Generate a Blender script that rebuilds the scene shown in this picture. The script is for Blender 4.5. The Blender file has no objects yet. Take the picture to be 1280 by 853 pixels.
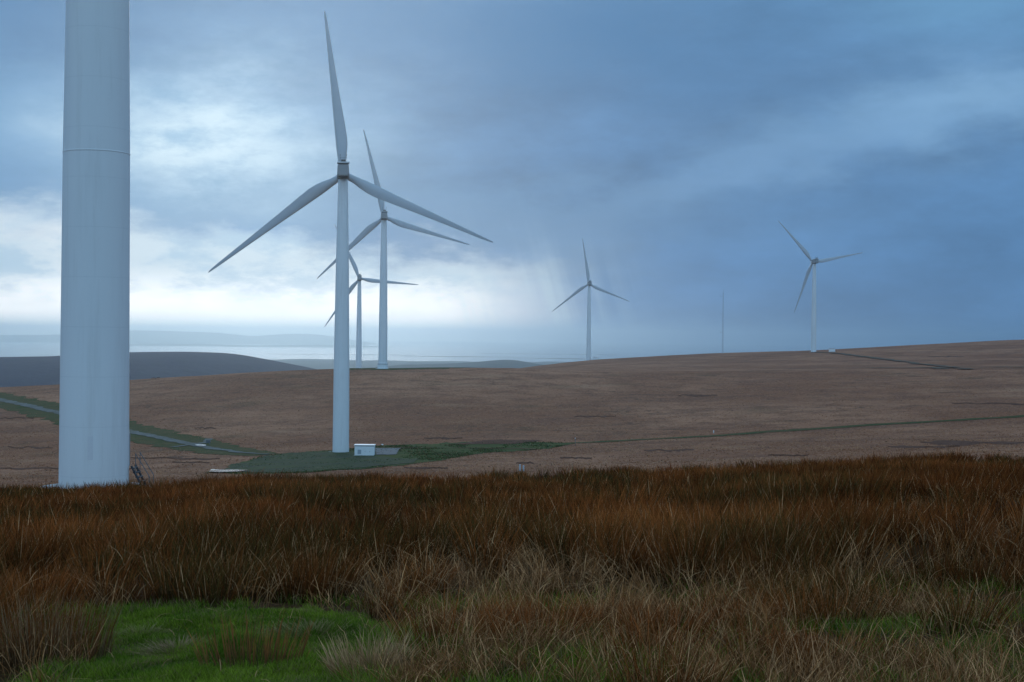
import bpy, math, random
import numpy as np
from mathutils import Matrix, Vector

rng = np.random.default_rng(7)
random.seed(7)
scene = bpy.context.scene
COL = scene.collection

# ------------------------------------------------------------------ camera
F = 1778.0                 # focal length in pixels of the 1280 px wide photograph
EYE_Y = 420.0              # row of eye level at the picture's middle
PITCH = math.atan((EYE_Y - 426.5) / F)
ROLL = 0.009
fw = np.array([0.0, math.cos(PITCH), math.sin(PITCH)])
r0 = np.array([1.0, 0.0, 0.0])
u0 = np.array([0.0, -math.sin(PITCH), math.cos(PITCH)])
rt = math.cos(ROLL) * r0 + math.sin(ROLL) * u0
up = -math.sin(ROLL) * r0 + math.cos(ROLL) * u0
cam_data = bpy.data.cameras.new('camera')
cam_data.sensor_width = 36.0
cam_data.lens = 36.0 * F / 1280.0
cam_data.clip_start = 0.2
cam_data.clip_end = 80000.0
cam = bpy.data.objects.new('camera', cam_data)
COL.objects.link(cam)
m = Matrix.Identity(4)
for i in range(3):
    m[i][0] = rt[i]; m[i][1] = up[i]; m[i][2] = -fw[i]
cam.matrix_world = m
scene.camera = cam

# ------------------------------------------------------------------ light and exposure
SUN_AZ = math.radians(-8.5)     # left of the view's middle, ahead of the camera
SUN_EL = math.radians(15.0)
SUN_STRENGTH = 0.38
scene.view_settings.view_transform = 'Standard'
scene.view_settings.look = 'None'
scene.view_settings.exposure = 0.0
scene.view_settings.gamma = 1.0
scene.view_settings.use_curve_mapping = False
scene.cycles.max_bounces = 6
scene.cycles.diffuse_bounces = 3
scene.cycles.glossy_bounces = 2
scene.cycles.transmission_bounces = 3
scene.cycles.volume_bounces = 4
scene.cycles.use_denoising = True
try:
    scene.cycles.denoising_prefilter = 'ACCURATE'
except Exception:
    pass

sun_data = bpy.data.lights.new('sun', 'SUN')
sun_data.energy = SUN_STRENGTH
sun_data.angle = math.radians(14.0)
sun_data.color = (1.0, 0.975, 0.94)
sun = bpy.data.objects.new('sun', sun_data)
COL.objects.link(sun)
sd = Vector((math.sin(SUN_AZ) * math.cos(SUN_EL), math.cos(SUN_AZ) * math.cos(SUN_EL), math.sin(SUN_EL)))
sun.rotation_euler = sd.to_track_quat('Z', 'Y').to_euler()
sun.location = sd * 500

world = bpy.data.worlds.new('World')
scene.world = world
world.use_nodes = True
wt = world.node_tree
for n in list(wt.nodes):
    wt.nodes.remove(n)


class G:
    """small helper that writes shader graphs"""
    def __init__(self, tree):
        self.t = tree

    def n(self, kind, **kw):
        nd = self.t.nodes.new(kind)
        for k, v in kw.items():
            setattr(nd, k, v)
        return nd

    def link(self, src, dst):
        if isinstance(src, bpy.types.NodeSocket):
            self.t.links.new(src, dst)
        elif src is not None:
            dst.default_value = src

    def m(self, op, a, b=None, c=None, clamp=False):
        nd = self.n('ShaderNodeMath', operation=op, use_clamp=clamp)
        self.link(a, nd.inputs[0])
        if b is not None:
            self.link(b, nd.inputs[1])
        if c is not None:
            self.link(c, nd.inputs[2])
        return nd.outputs[0]

    def vm(self, op, a, b=None):
        nd = self.n('ShaderNodeVectorMath', operation=op)
        self.link(a, nd.inputs[0])
        if b is not None:
            self.link(b, nd.inputs[1])
        return nd.outputs[0]

    def smooth(self, x, lo, hi):
        nd = self.n('ShaderNodeMapRange', interpolation_type='SMOOTHSTEP')
        self.link(x, nd.inputs[0])
        self.link(lo, nd.inputs[1]); self.link(hi, nd.inputs[2])
        nd.inputs[3].default_value = 0.0; nd.inputs[4].default_value = 1.0
        return nd.outputs[0]

    def remap(self, x, lo, hi, a, b):
        nd = self.n('ShaderNodeMapRange')
        self.link(x, nd.inputs[0])
        nd.inputs[1].default_value = lo; nd.inputs[2].default_value = hi
        nd.inputs[3].default_value = a; nd.inputs[4].default_value = b
        return nd.outputs[0]

    def noise(self, vec, scale, detail=4, rough=0.55, out=0, dist=0.0, ntype=None):
        nd = self.n('ShaderNodeTexNoise')
        if vec is not None:
            self.link(vec, nd.inputs['Vector'])
        nd.inputs['Scale'].default_value = scale
        nd.inputs['Detail'].default_value = detail
        nd.inputs['Roughness'].default_value = rough
        nd.inputs['Distortion'].default_value = dist
        return nd.outputs[out]

    def mix(self, f, a, b, blend='MIX'):
        nd = self.n('ShaderNodeMix', data_type='RGBA', blend_type=blend)
        self.link(f, nd.inputs[0])
        for s, v in ((nd.inputs[6], a), (nd.inputs[7], b)):
            if isinstance(v, (tuple, list)):
                v = tuple(v) + ((1.0,) if len(v) == 3 else ())
            self.link(v, s)
        return nd.outputs[2]

    def ramp(self, x, stops):
        nd = self.n('ShaderNodeValToRGB')
        self.link(x, nd.inputs[0])
        el = nd.color_ramp.elements
        while len(el) < len(stops):
            el.new(0.5)
        for e, (p, c) in zip(el, stops):
            e.position = p
            e.color = tuple(c) + (1.0,)
        return nd.outputs[0]


def build_sky():
    g = G(wt)
    tc = g.n('ShaderNodeTexCoord')
    d = g.n('ShaderNodeVectorMath', operation='NORMALIZE')
    g.link(tc.outputs['Generated'], d.inputs[0])
    d = d.outputs[0]
    sep = g.n('ShaderNodeSeparateXYZ'); g.link(d, sep.inputs[0])
    X, Y, Z = sep.outputs
    az = g.m('ARCTAN2', X, Y)                       # radians east of the view's middle
    el = g.m('ARCSINE', Z)
    cl = g.vm('MULTIPLY', d, (1.0, 1.0, 2.6))       # clouds lie flatter than they are wide
    n_big = g.noise(cl, 2.6, 5, 0.5)
    n_mid = g.noise(cl, 8.0, 8, 0.60)
    n_fine = g.noise(g.vm('ADD', cl, (7.1, 3.3, 1.7)), 22.0, 9, 0.62)
    n_w = g.noise(g.vm('ADD', cl, (3.1, 9.3, 4.7)), 6.0, 6, 0.6)
    n_w2 = g.noise(g.vm('ADD', cl, (13.1, 1.3, 2.7)), 11.0, 7, 0.6)
    azw = g.m('ADD', az, g.m('MULTIPLY', g.m('SUBTRACT', n_w, 0.5), 0.16))
    elw = g.m('ADD', el, g.m('MULTIPLY', g.m('SUBTRACT', n_w2, 0.5), 0.075))

    def A(px): return math.atan((px - 640.0) / F)
    def E(py): return math.atan((EYE_Y - py) / F)

    def blob(px, py, sx, sy, tilt=0.0, raw=False):
        a = g.m('SUBTRACT', az if raw else azw, A(px))
        e = g.m('SUBTRACT', el if raw else elw, E(py))
        e = g.m('SUBTRACT', e, g.m('MULTIPLY', a, tilt))
        a = g.m('DIVIDE', a, sx / F); e = g.m('DIVIDE', e, sy / F)
        r2 = g.m('ADD', g.m('MULTIPLY', a, a), g.m('MULTIPLY', e, e))
        return g.m('EXPONENT', g.m('MULTIPLY', r2, -1.0))

    # layer of grey blue rain cloud, a little lighter overhead and behind
    base = g.ramp(g.remap(el, 0.0, 1.2, 0.0, 1.0), [
        (0.0, (0.085, 0.225, 0.455)), (0.06, (0.090, 0.232, 0.465)), (0.10, (0.096, 0.228, 0.440)),
        (0.15, (0.104, 0.232, 0.435)), (0.21, (0.112, 0.262, 0.475)), (0.45, (0.22, 0.40, 0.63)),
        (1.0, (0.26, 0.46, 0.70))])
    # unseen sky behind the camera, brightened to light the towers' near sides
    base = g.mix(g.smooth(Y, 0.35, -0.45), base, (0.37, 0.64, 0.95))
    k = g.m('ADD', g.m('MULTIPLY', g.m('SUBTRACT', n_big, 0.5), 0.85), 0.95)
    k = g.m('ADD', k, g.m('MULTIPLY', g.m('SUBTRACT', n_mid, 0.5), 0.85))
    k = g.m('ADD', k, g.m('MULTIPLY', g.m('SUBTRACT', n_fine, 0.5), 0.38))
    comb = g.n('ShaderNodeCombineXYZ')
    for i in range(3):
        g.link(k, comb.inputs[i])
    col = g.vm('MULTIPLY', base, comb.outputs[0])
    # thinner cloud, lighter patches
    def lay(col, mask, colour, amount=1.0):
        return g.mix(g.m('MULTIPLY', mask, amount, clamp=True), col, colour)
    col = lay(col, blob(130, 160, 300, 110), (0.21, 0.42, 0.66), 0.60)
    col = lay(col, blob(1190, 140, 190, 42, 0.10), (0.27, 0.49, 0.74), 0.60)
    col = lay(col, blob(930, 215, 190, 34, 0.25), (0.20, 0.38, 0.62), 0.50)
    col = lay(col, blob(690, 310, 130, 60), (0.22, 0.38, 0.58), 0.35)
    col = lay(col, blob(1240, 10, 160, 60), (0.16, 0.37, 0.60), 0.5)
    # dark belly of the cloud bank across the left
    col = lay(col, blob(300, 262, 420, 34), (0.135, 0.30, 0.51), 0.72)
    col = lay(col, blob(40, 30, 160, 70), (0.095, 0.225, 0.42), 0.7)
    col = lay(col, blob(620, 40, 330, 80, -0.05), (0.070, 0.20, 0.40), 1.0)
    col = lay(col, blob(760, 270, 260, 26, -0.03), (0.11, 0.235, 0.42), 0.5)
    # the gap of light in the upper left
    gap = g.m('MULTIPLY', blob(262, 178, 105, 62), g.smooth(n_fine, 0.30, 0.62))
    col = lay(col, blob(262, 180, 150, 80), (0.36, 0.58, 0.77), 0.70)
    col = lay(col, gap, (0.60, 0.77, 0.89), 1.0)
    # the bright band under the cloud, to the left of the rain
    edge_e = g.m('ADD', elw, g.m('MULTIPLY', g.m('SUBTRACT', n_fine, 0.5), 0.05))
    top = g.m('ADD', g.remap(az, A(0), A(640), E(285), E(335)), 0.004)
    band = g.smooth(g.m('SUBTRACT', top, edge_e), -0.014, 0.020)
    right = g.smooth(g.m('ADD', az, g.m('MULTIPLY', g.m('SUBTRACT', n_w, 0.5), 0.05)), A(760), A(520))
    leftend = g.smooth(az, A(-1200), A(-300))
    band = g.m('MULTIPLY', g.m('MULTIPLY', band, right), leftend)
    under = g.mix(g.smooth(el, E(330), E(400)), (0.62, 0.76, 0.86), (1.60, 1.56, 1.50))
    col = lay(col, band, under, 0.90)
    col = lay(col, g.m('MULTIPLY', blob(20, 300, 90, 26), g.smooth(n_fine, 0.35, 0.6)), (0.86, 0.91, 0.94), 0.9)
    col = lay(col, g.m('MULTIPLY', blob(560, 345, 75, 24), g.smooth(n_fine, 0.3, 0.6)), (0.80, 0.87, 0.90), 0.6)
    # torn cloud drifting across the bright band
    shred = g.m('MULTIPLY', g.smooth(g.m('ADD', g.m('MULTIPLY', n_mid, 0.5), g.m('MULTIPLY', n_fine, 0.5)), 0.45, 0.58), g.smooth(el, E(415), E(335)))
    shred = g.m('MULTIPLY', shred, band)
    col = lay(col, shred, (0.33, 0.53, 0.72), 0.78)
    # slanting shafts of rain and light under the cloud edge
    q = g.m('ADD', az, g.m('MULTIPLY', el, 0.28))
    cq = g.n('ShaderNodeCombineXYZ'); g.link(g.m('MULTIPLY', q, 42.0), cq.inputs[0]); g.link(g.m('MULTIPLY', el, 2.0), cq.inputs[1])
    st = g.smooth(g.noise(cq.outputs[0], 1.0, 4, 0.6), 0.40, 0.68)
    sh = g.m('MULTIPLY', st, blob(655, 405, 105, 80, 0.0))
    col = lay(col, sh, (0.62, 0.80, 0.86), 0.55)
    # a little clear sky behind the cloud
    sky = g.n('ShaderNodeTexSky', sky_type='NISHITA', sun_disc=False)
    sky.sun_elevation = SUN_EL
    sky.sun_rotation = SUN_AZ
    col = g.vm('SCALE', col); col.node.inputs[3].default_value = 10.3
    col = g.mix(0.015, col, sky.outputs[0])
    bg = g.n('ShaderNodeBackground'); bg.inputs['Strength'].default_value = 0.1
    g.link(col, bg.inputs['Color'])
    out = g.n('ShaderNodeOutputWorld')
    g.link(bg.outputs[0], out.inputs['Surface'])


build_sky()


# ------------------------------------------------------------------ helpers
def tag(o, label=None, cat=None, group=None, kind=None):
    if label: o['label'] = label
    if cat: o['category'] = cat
    if group: o['group'] = group
    if kind: o['kind'] = kind
    return o


def pix(px, py, depth):
    """the point seen at (px, py) of the photograph, `depth` metres ahead"""
    r = fw + rt * ((px - 640.0) / F) + up * ((426.5 - py) / F)
    return r / r[1] * depth


def vnoise(x, y, seed=0):
    """smooth value noise in -1..1"""
    xi = np.floor(x); yi = np.floor(y)
    fx = x - xi; fy = y - yi
    fx = fx * fx * (3 - 2 * fx); fy = fy * fy * (3 - 2 * fy)

    def h(a, b):
        v = np.sin(a * 127.1 + b * 311.7 + seed * 74.7) * 43758.5453
        return (v - np.floor(v)) * 2 - 1
    return ((h(xi, yi) * (1 - fx) + h(xi + 1, yi) * fx) * (1 - fy)
            + (h(xi, yi + 1) * (1 - fx) + h(xi + 1, yi + 1) * fx) * fy)


def fbm(x, y, seed=0, octaves=3):
    s = 0; a = 1.0; t = 0
    for o in range(octaves):
        s = s + a * vnoise(x * 2 ** o, y * 2 ** o, seed + o * 13); t += a; a *= 0.5
    return s / t


# ------------------------------------------------------------------ the lie of the land
# nodes across the view (as columns of the photograph) and their heights at set distances
PX = np.array([0, 118, 200, 300, 426, 560, 640, 740, 900, 1017, 1100, 1200, 1280], float)
CREST = np.array([612, 611, 605, 597, 597, 595, 592, 590, 586, 580, 574, 572, 570], float)   # row of the rush tops at 62 m
ROWS = {
    280: [600, 598, 595, 592.5, 590, 588, 587, 585, 579, 574, 569, 564, 560],
    348: [580, 576, 571, 567, 566, 564, 563, 561, 556, 552, 549, 546, 543],
    390: [563, 560, 556, 553.5, 552.5, 552, 551.5, 551, 545, 540, 536, 532, 529],
    460: [540, 536, 530, 526, 524, 523, 522, 521, 516, 513, 510, 506, 503],
    540: [513, 506, 499, 494, 491, 490, 490, 491, 490, 487, 485, 482, 480],
    600: [495, 487, 480, 473, 468, 466.5, 467, 471, 473, 471, 469, 467, 465],
    645: [484, 477, 472, 465.5, 460.3, 459, 459.5, 463, 464, 463, 462, 461, 460],
    700: [487, 481, 476, 470, 464, 463, 463.5, 465, 465, 464, 463, 462, 461],
    820: [500, 494, 488, 480, 470, 468, 465, 460, 458, 457, 456, 455, 454],
    972: [520, 510, 500, 490, 474, 470, 463, 456, 450, 447, 446, 445, 444],
    1075: [530, 520, 510, 498, 482, 474, 463, 453, 446, 440, 438, 436, 435],
    1268: [545, 535, 525, 515, 497, 480, 461, 449.5, 441, 438.3, 433.5, 427.5, 424],
    1500: [560, 550, 540, 530, 515, 495, 475, 462, 452, 446, 441, 436, 433],
    2000: [580, 575, 570, 560, 545, 530, 515, 500, 485, 478, 472, 468, 465],
    2600: [552] * 13,
}


def build_table():
    dk = [0.0, 62.0, 84.0, 110.0, 160.0, 220.0] + list(ROWS.keys())
    zz = []
    tx = (PX - 640) / F
    ez = EYE_Y + 0.009 * (PX - 640)             # row of eye level in each column
    zc = -(CREST - ez) / F * 62.0 - 0.62        # the ground under the last rushes
    zz.append(np.full(len(PX), -1.6))
    zz.append(zc)
    z84 = zc + (zc + 1.6) / 62.0 * 22.0 * 0.82
    z84 = np.where(PX < 250, -(609.5 - (EYE_Y - 4.7)) / F * 84.0, z84)
    zz.append(z84)
    z280 = -(np.array(ROWS[280]) - ez) / F * 280.0
    zl = lambda t: z84 * (1 - t) + z280 * t
    zz.append(zl(0.13) - 0.8); zz.append(zl(0.40) - 2.2); zz.append(zl(0.70) - 2.0)
    for d, rows in ROWS.items():
        zz.append(-(np.array(rows, float) - ez) / F * d)
    dk = np.array(dk); zz = np.array(zz)
    pg = np.arange(-120, 1401, 20.0)
    za = np.array([np.interp(pg, PX, r) for r in zz])
    dg = np.concatenate([np.arange(0, 120, 4.0), np.arange(120, 1300, 10.0), np.arange(1300, 2701, 50.0)])
    zt = np.array([np.interp(dg, dk, za[:, j]) for j in range(len(pg))]).T
    for it in range(2):                          # round the joints off
        zp = np.pad(zt, ((1, 1), (1, 1)), 'edge')
        zi = (zp[:-2, 1:-1] + 2 * zp[1:-1, 1:-1] + zp[2:, 1:-1]) / 4
        zi[0] = zt[0]
        zp = np.pad(zi, ((0, 0), (1, 1)), 'edge')
        zt = (zp[:, :-2] + 2 * zp[:, 1:-1] + zp[:, 2:]) / 4
    return dg, pg, zt


DG, PG, ZT = build_table()


def ground(x, y):
    """height of the moor"""
    x = np.asarray(x, float); y = np.asarray(y, float)
    r = np.hypot(x, y)
    th = np.arctan2(x, y)
    tc = np.clip(th, -0.9, 0.9)
    d = r * np.cos(tc)
    px = np.clip(640 + F * np.tan(tc), PG[0], PG[-1] - 0.01)
    dcl = np.clip(d, 0, DG[-1] - 0.01)
    i = np.clip(np.searchsorted(DG, dcl, side='right') - 1, 0, len(DG) - 2)
    fy = (dcl - DG[i]) / (DG[i + 1] - DG[i])
    j = ((px - PG[0]) / 20.0).astype(int)
    fx = (px - PG[0]) / 20.0 - j
    z = ((ZT[i, j] * (1 - fx) + ZT[i, j + 1] * fx) * (1 - fy)
         + (ZT[i + 1, j] * (1 - fx) + ZT[i + 1, j + 1] * fx) * fy)
    far = np.clip((r - 120) / 200, 0, 1)
    near = np.clip((r - 3) / 10, 0, 1) * (1 - np.clip((r - 60) / 60, 0, 1))
    z = z + far * (0.32 * fbm(x / 23, y / 23, 3, 3)) * np.clip((1600 - r) / 600, 0, 1)
    z = z + near * (0.17 * fbm(x / 3.8, y / 4.6, 5, 3) + 0.035 * fbm(x / 0.55, y / 0.7, 7, 2))
    return z


def gz(x, y):
    return float(ground(np.array([x]), np.array([y]))[0])


def hit(px, py, d0=230.0, d1=1400.0):
    """where the sight line through (px, py) first meets the moor beyond d0"""
    n = 1600
    d = np.linspace(d0, d1, n)
    r = pix(px, py, 1.0)
    gr = ground(r[0] * d, d)
    below = r[2] * d <= gr
    if below.any():
        k = max(1, int(np.argmax(below)))
        a = r[2] * d[k - 1] - gr[k - 1]; b = r[2] * d[k] - gr[k]
        t = a / (a - b) if a != b else 0
        t = min(max(t, 0), 1)
        dd = d[k - 1] + (d[k] - d[k - 1]) * t
    else:
        k = int(np.argmin(r[2] * d - gr)); dd = d[k]
    return r[0] * dd, dd


# ------------------------------------------------------------------ mesh helpers
def mesh_obj(name, verts, faces, mat, parent=None, smooth=False):
    me = bpy.data.meshes.new(name)
    me.from_pydata([tuple(map(float, v)) for v in verts], [], faces)
    me.validate()
    if smooth:
        me.polygons.foreach_set('use_smooth', [True] * len(me.polygons))
    if mat: me.materials.append(mat)
    o = bpy.data.objects.new(name, me)
    COL.objects.link(o)
    if parent: o.parent = parent
    return o


def raw_mesh(name, verts, face_list, mat, colours=None, smooth=False):
    """face_list: list of (n,k) index arrays"""
    me = bpy.data.meshes.new(name)
    me.vertices.add(len(verts))
    me.vertices.foreach_set('co', np.asarray(verts, np.float32).ravel())
    loops = np.concatenate([f.ravel() for f in face_list]).astype(np.int32)
    tot = np.concatenate([np.full(len(f), f.shape[1]) for f in face_list])
    start = np.concatenate([[0], np.cumsum(tot)[:-1]]).astype(np.int32)
    me.loops.add(len(loops))
    me.loops.foreach_set('vertex_index', loops)
    me.polygons.add(len(tot))
    me.polygons.foreach_set('loop_start', start)
    if smooth:
        me.polygons.foreach_set('use_smooth', np.ones(len(tot), bool))
    if colours is not None:
        at = me.color_attributes.new('tint', 'FLOAT_COLOR', 'POINT')
        at.data.foreach_set('color', np.asarray(colours, np.float32).ravel())
    me.update(calc_edges=True)
    if mat: me.materials.append(mat)
    o = bpy.data.objects.new(name, me)
    COL.objects.link(o)
    return o


class MB:
    def __init__(self):
        self.v = []; self.f = []

    def box(self, c, s, rot=None, taper=1.0):
        b = len(self.v)
        for dz in (-1, 1):
            k = taper if dz > 0 else 1.0
            for dx, dy in ((-1, -1), (1, -1), (1, 1), (-1, 1)):
                p = Vector((dx * s[0] / 2 * k, dy * s[1] / 2 * k, dz * s[2] / 2))
                if rot: p = rot @ p
                self.v.append((p.x + c[0], p.y + c[1], p.z + c[2]))
        for q in ((3, 2, 1, 0), (4, 5, 6, 7), (0, 1, 5, 4), (1, 2, 6, 5), (2, 3, 7, 6), (3, 0, 4, 7)):
            self.f.append([b + i for i in q])
        return self

    def tube(self, p, q, r, r2=None, n=8, caps=True):
        p = Vector(p); q = Vector(q); r2 = r if r2 is None else r2
        d = (q - p).normalized()
        a = d.orthogonal().normalized(); c = d.cross(a)
        b = len(self.v)
        for pt, rad in ((p, r), (q, r2)):
            for i in range(n):
                t = 2 * math.pi * i / n
                w = pt + a * (math.cos(t) * rad) + c * (math.sin(t) * rad)
                self.v.append(tuple(w))
        for i in range(n):
            j = (i + 1) % n
            self.f.append([b + i, b + j, b + n + j, b + n + i])
        if caps:
            self.f.append([b + i for i in reversed(range(n))])
            self.f.append([b + n + i for i in range(n)])
        return self

    def lathe(self, prof, n=64, c=(0, 0)):
        b = len(self.v)
        for r, z in prof:
            for i in range(n):
                t = 2 * math.pi * i / n
                self.v.append((c[0] + r * math.cos(t), c[1] + r * math.sin(t), z))
        for k in range(len(prof) - 1):
            for i in range(n):
                j = (i + 1) % n
                self.f.append([b + k * n + i, b + k * n + j, b + (k + 1) * n + j, b + (k + 1) * n + i])
        self.f.append([b + i for i in reversed(range(n))])
        self.f.append([b + (len(prof) - 1) * n + i for i in range(n)])
        return self

    def build(self, name, mat, parent=None, smooth=False, bevel=0.0):
        o = mesh_obj(name, self.v, self.f, mat, parent, smooth)
        if bevel:
            md = o.modifiers.new('bevel', 'BEVEL'); md.width = bevel; md.segments = 2; md.limit_method = 'ANGLE'
        return o


# ------------------------------------------------------------------ materials
def new_mat(name):
    mt = bpy.data.materials.new(name); mt.use_nodes = True
    for n in list(mt.node_tree.nodes): mt.node_tree.nodes.remove(n)
    g = G(mt.node_tree)
    out = g.n('ShaderNodeOutputMaterial')
    return mt, g, out


def simple(name, colour, rough=0.6, metal=0.0, var=0.12, scale=1.5, spec=0.5):
    mt, g, out = new_mat(name)
    tc = g.n('ShaderNodeTexCoord')
    nz = g.noise(tc.outputs['Object'], scale, 5, 0.6)
    a = tuple(max(0, c * (1 - var)) for c in colour); b = tuple(min(1, c * (1 + var)) for c in colour)
    col = g.mix(nz, a, b)
    bs = g.n('ShaderNodeBsdfPrincipled')
    g.link(col, bs.inputs['Base Color'])
    bs.inputs['Roughness'].default_value = rough
    bs.inputs['Metallic'].default_value = metal
    bs.inputs['Specular IOR Level'].default_value = spec
    g.link(bs.outputs[0], out.inputs['Surface'])
    return mt


def paint_material():
    mt, g, out = new_mat('turbine_paint')
    tc = g.n('ShaderNodeTexCoord')
    P = tc.outputs['Object']
    st = g.noise(g.vm('MULTIPLY', P, (1.6, 1.6, 0.10)), 1.0, 6, 0.65)
    bl = g.noise(P, 0.35, 4, 0.6)
    col = g.mix(g.smooth(st, 0.45, 0.8), (0.80, 0.82, 0.82), (0.69, 0.70, 0.69))
    col = g.mix(g.m('MULTIPLY', bl, 0.25), col, (0.66, 0.68, 0.69))
    # weld seams every 2.9 m up the tower
    sep = g.n('ShaderNodeSeparateXYZ'); g.link(P, sep.inputs[0])
    fr = g.m('FRACT', g.m('DIVIDE', g.m('ADD', sep.outputs[2], 0.6), 2.9))
    seam = g.m('SUBTRACT', 1.0, g.smooth(g.m('ABSOLUTE', g.m('SUBTRACT', fr, 0.5)), 0.004, 0.012))
    col = g.mix(g.m('MULTIPLY', seam, 0.16), col, (0.50, 0.53, 0.54))
    bs = g.n('ShaderNodeBsdfPrincipled')
    g.link(col, bs.inputs['Base Color'])
    bs.inputs['Roughness'].default_value = 0.5
    bmp = g.n('ShaderNodeBump'); bmp.inputs['Strength'].default_value = 0.15; bmp.inputs['Distance'].default_value = 0.02
    g.link(g.m('MULTIPLY', bl, 1.0), bmp.inputs['Height'])
    g.link(bmp.outputs[0], bs.inputs['Normal'])
    g.link(bs.outputs[0], out.inputs['Surface'])
    return mt


def moor_material():
    mt, g, out = new_mat('moor_grass')
    tc = g.n('ShaderNodeTexCoord')
    P = tc.outputs['Object']
    n1 = g.noise(P, 0.012, 5, 0.6)
    n2 = g.noise(P, 0.09, 6, 0.65)
    n3 = g.noise(P, 0.9, 4, 0.7)
    n4 = g.noise(g.vm('ADD', P, (91, 17, 5)), 0.035, 6, 0.6)
    c = g.mix(g.smooth(n1, 0.38, 0.62), (0.285, 0.115, 0.060), (0.430, 0.195, 0.108))
    n5 = g.noise(g.vm('MULTIPLY', g.vm('ADD', P, (31, 77, 5)), (0.6, 1.6, 1.0)), 0.03, 7, 0.68, dist=0.5)
    c = g.mix(g.m('MULTIPLY', g.smooth(n5, 0.52, 0.62), 0.45), c, (0.165, 0.076, 0.052))
    c = g.mix(g.m('MULTIPLY', g.smooth(n5, 0.44, 0.36), 0.40), c, (0.40, 0.225, 0.130))
    c = g.mix(g.smooth(n2, 0.42, 0.72), c, (0.215, 0.090, 0.052))
    c = g.mix(g.m('MULTIPLY', g.smooth(n4, 0.55, 0.75), 0.55), c, (0.085, 0.058, 0.028))
    c = g.mix(g.m('MULTIPLY', g.smooth(n3, 0.50, 0.72), 0.75), c, (0.40, 0.22, 0.135))
    c = g.mix(g.m('MULTIPLY', g.smooth(n3, 0.48, 0.30), 0.75), c, (0.055, 0.028, 0.019))
    # thin wet runnels and broken peat
    w = g.noise(g.vm('MULTIPLY', P, (0.030, 0.085, 0.05)), 1.0, 7, 0.62, dist=0.6)
    ln = g.m('SUBTRACT', 1.0, g.smooth(g.m('ABSOLUTE', g.m('SUBTRACT', w, 0.5)), 0.004, 0.016))
    br = g.smooth(g.noise(g.vm('ADD', P, (5, 45, 9)), 0.02, 4, 0.5), 0.50, 0.62)
    c = g.mix(g.m('MULTIPLY', g.m('MULTIPLY', ln, br), 0.7), c, (0.055, 0.036, 0.028))
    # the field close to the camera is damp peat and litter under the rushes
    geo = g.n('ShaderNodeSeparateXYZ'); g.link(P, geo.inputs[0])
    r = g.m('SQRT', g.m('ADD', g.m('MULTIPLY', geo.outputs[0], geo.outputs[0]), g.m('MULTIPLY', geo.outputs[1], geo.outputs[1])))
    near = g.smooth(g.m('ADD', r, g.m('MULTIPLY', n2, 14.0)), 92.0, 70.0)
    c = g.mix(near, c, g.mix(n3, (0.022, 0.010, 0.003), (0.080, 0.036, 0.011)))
    bs = g.n('ShaderNodeBsdfPrincipled')
    g.link(c, bs.inputs['Base Color'])
    bs.inputs['Roughness'].default_value = 1.0
    bs.inputs['Specular IOR Level'].default_value = 0.05
    hb = g.m('ADD', g.m('MULTIPLY', n3, 0.5), g.m('MULTIPLY', g.noise(P, 3.2, 3, 0.6), 0.3))
    bmp = g.n('ShaderNodeBump'); bmp.inputs['Strength'].default_value = 0.9; bmp.inputs['Distance'].default_value = 0.5
    g.link(hb, bmp.inputs['Height'])
    g.link(bmp.outputs[0], bs.inputs['Normal'])
    g.link(bs.outputs[0], out.inputs['Surface'])
    return mt


def ground_mix(name, a, b, c=None, scale=0.3, rough=1.0, bump=0.3, fine=2.0, spec=0.1):
    mt, g, out = new_mat(name)
    tc = g.n('ShaderNodeTexCoord')
    P = tc.outputs['Object']
    n1 = g.noise(P, scale, 6, 0.62)
    n2 = g.noise(P, fine, 4, 0.65)
    col = g.mix(g.smooth(n1, 0.35, 0.65), a, b)
    if c: col = g.mix(g.m('MULTIPLY', g.smooth(n2, 0.5, 0.72), 0.7), col, c)
    bs = g.n('ShaderNodeBsdfPrincipled')
    g.link(col, bs.inputs['Base Color'])
    bs.inputs['Roughness'].default_value = rough
    bs.inputs['Specular IOR Level'].default_value = spec
    bmp = g.n('ShaderNodeBump'); bmp.inputs['Strength'].default_value = 0.7; bmp.inputs['Distance'].default_value = bump
    g.link(n2, bmp.inputs['Height']); g.link(bmp.outputs[0], bs.inputs['Normal'])
    g.link(bs.outputs[0], out.inputs['Surface'])
    return mt


def water_material(name, rough=0.12, colour=(0.05, 0.07, 0.09), scale=0.02, bump=0.3):
    mt, g, out = new_mat(name)
    tc = g.n('ShaderNodeTexCoord')
    nz = g.noise(tc.outputs['Object'], scale, 5, 0.6)
    bs = g.n('ShaderNodeBsdfPrincipled')
    bs.inputs['Base Color'].default_value = colour + (1,)
    bs.inputs['Roughness'].default_value = rough
    bs.inputs['IOR'].default_value = 1.33
    bmp = g.n('ShaderNodeBump'); bmp.inputs['Strength'].default_value = bump; bmp.inputs['Distance'].default_value = 0.3 / max(scale, 0.01)
    g.link(nz, bmp.inputs['Height']); g.link(bmp.outputs[0], bs.inputs['Normal'])
    g.link(bs.outputs[0], out.inputs['Surface'])
    return mt


def blade_material(name, translucent=0.3):
    mt, g, out = new_mat(name)
    at = g.n('ShaderNodeAttribute'); at.attribute_name = 'tint'
    df = g.n('ShaderNodeBsdfDiffuse'); tr = g.n('ShaderNodeBsdfTranslucent')
    g.link(at.outputs['Color'], df.inputs['Color']); g.link(at.outputs['Color'], tr.inputs['Color'])
    mx = g.n('ShaderNodeMixShader'); mx.inputs[0].default_value = translucent
    g.link(df.outputs[0], mx.inputs[1]); g.link(tr.outputs[0], mx.inputs[2])
    g.link(mx.outputs[0], out.inputs['Surface'])
    return mt


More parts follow.
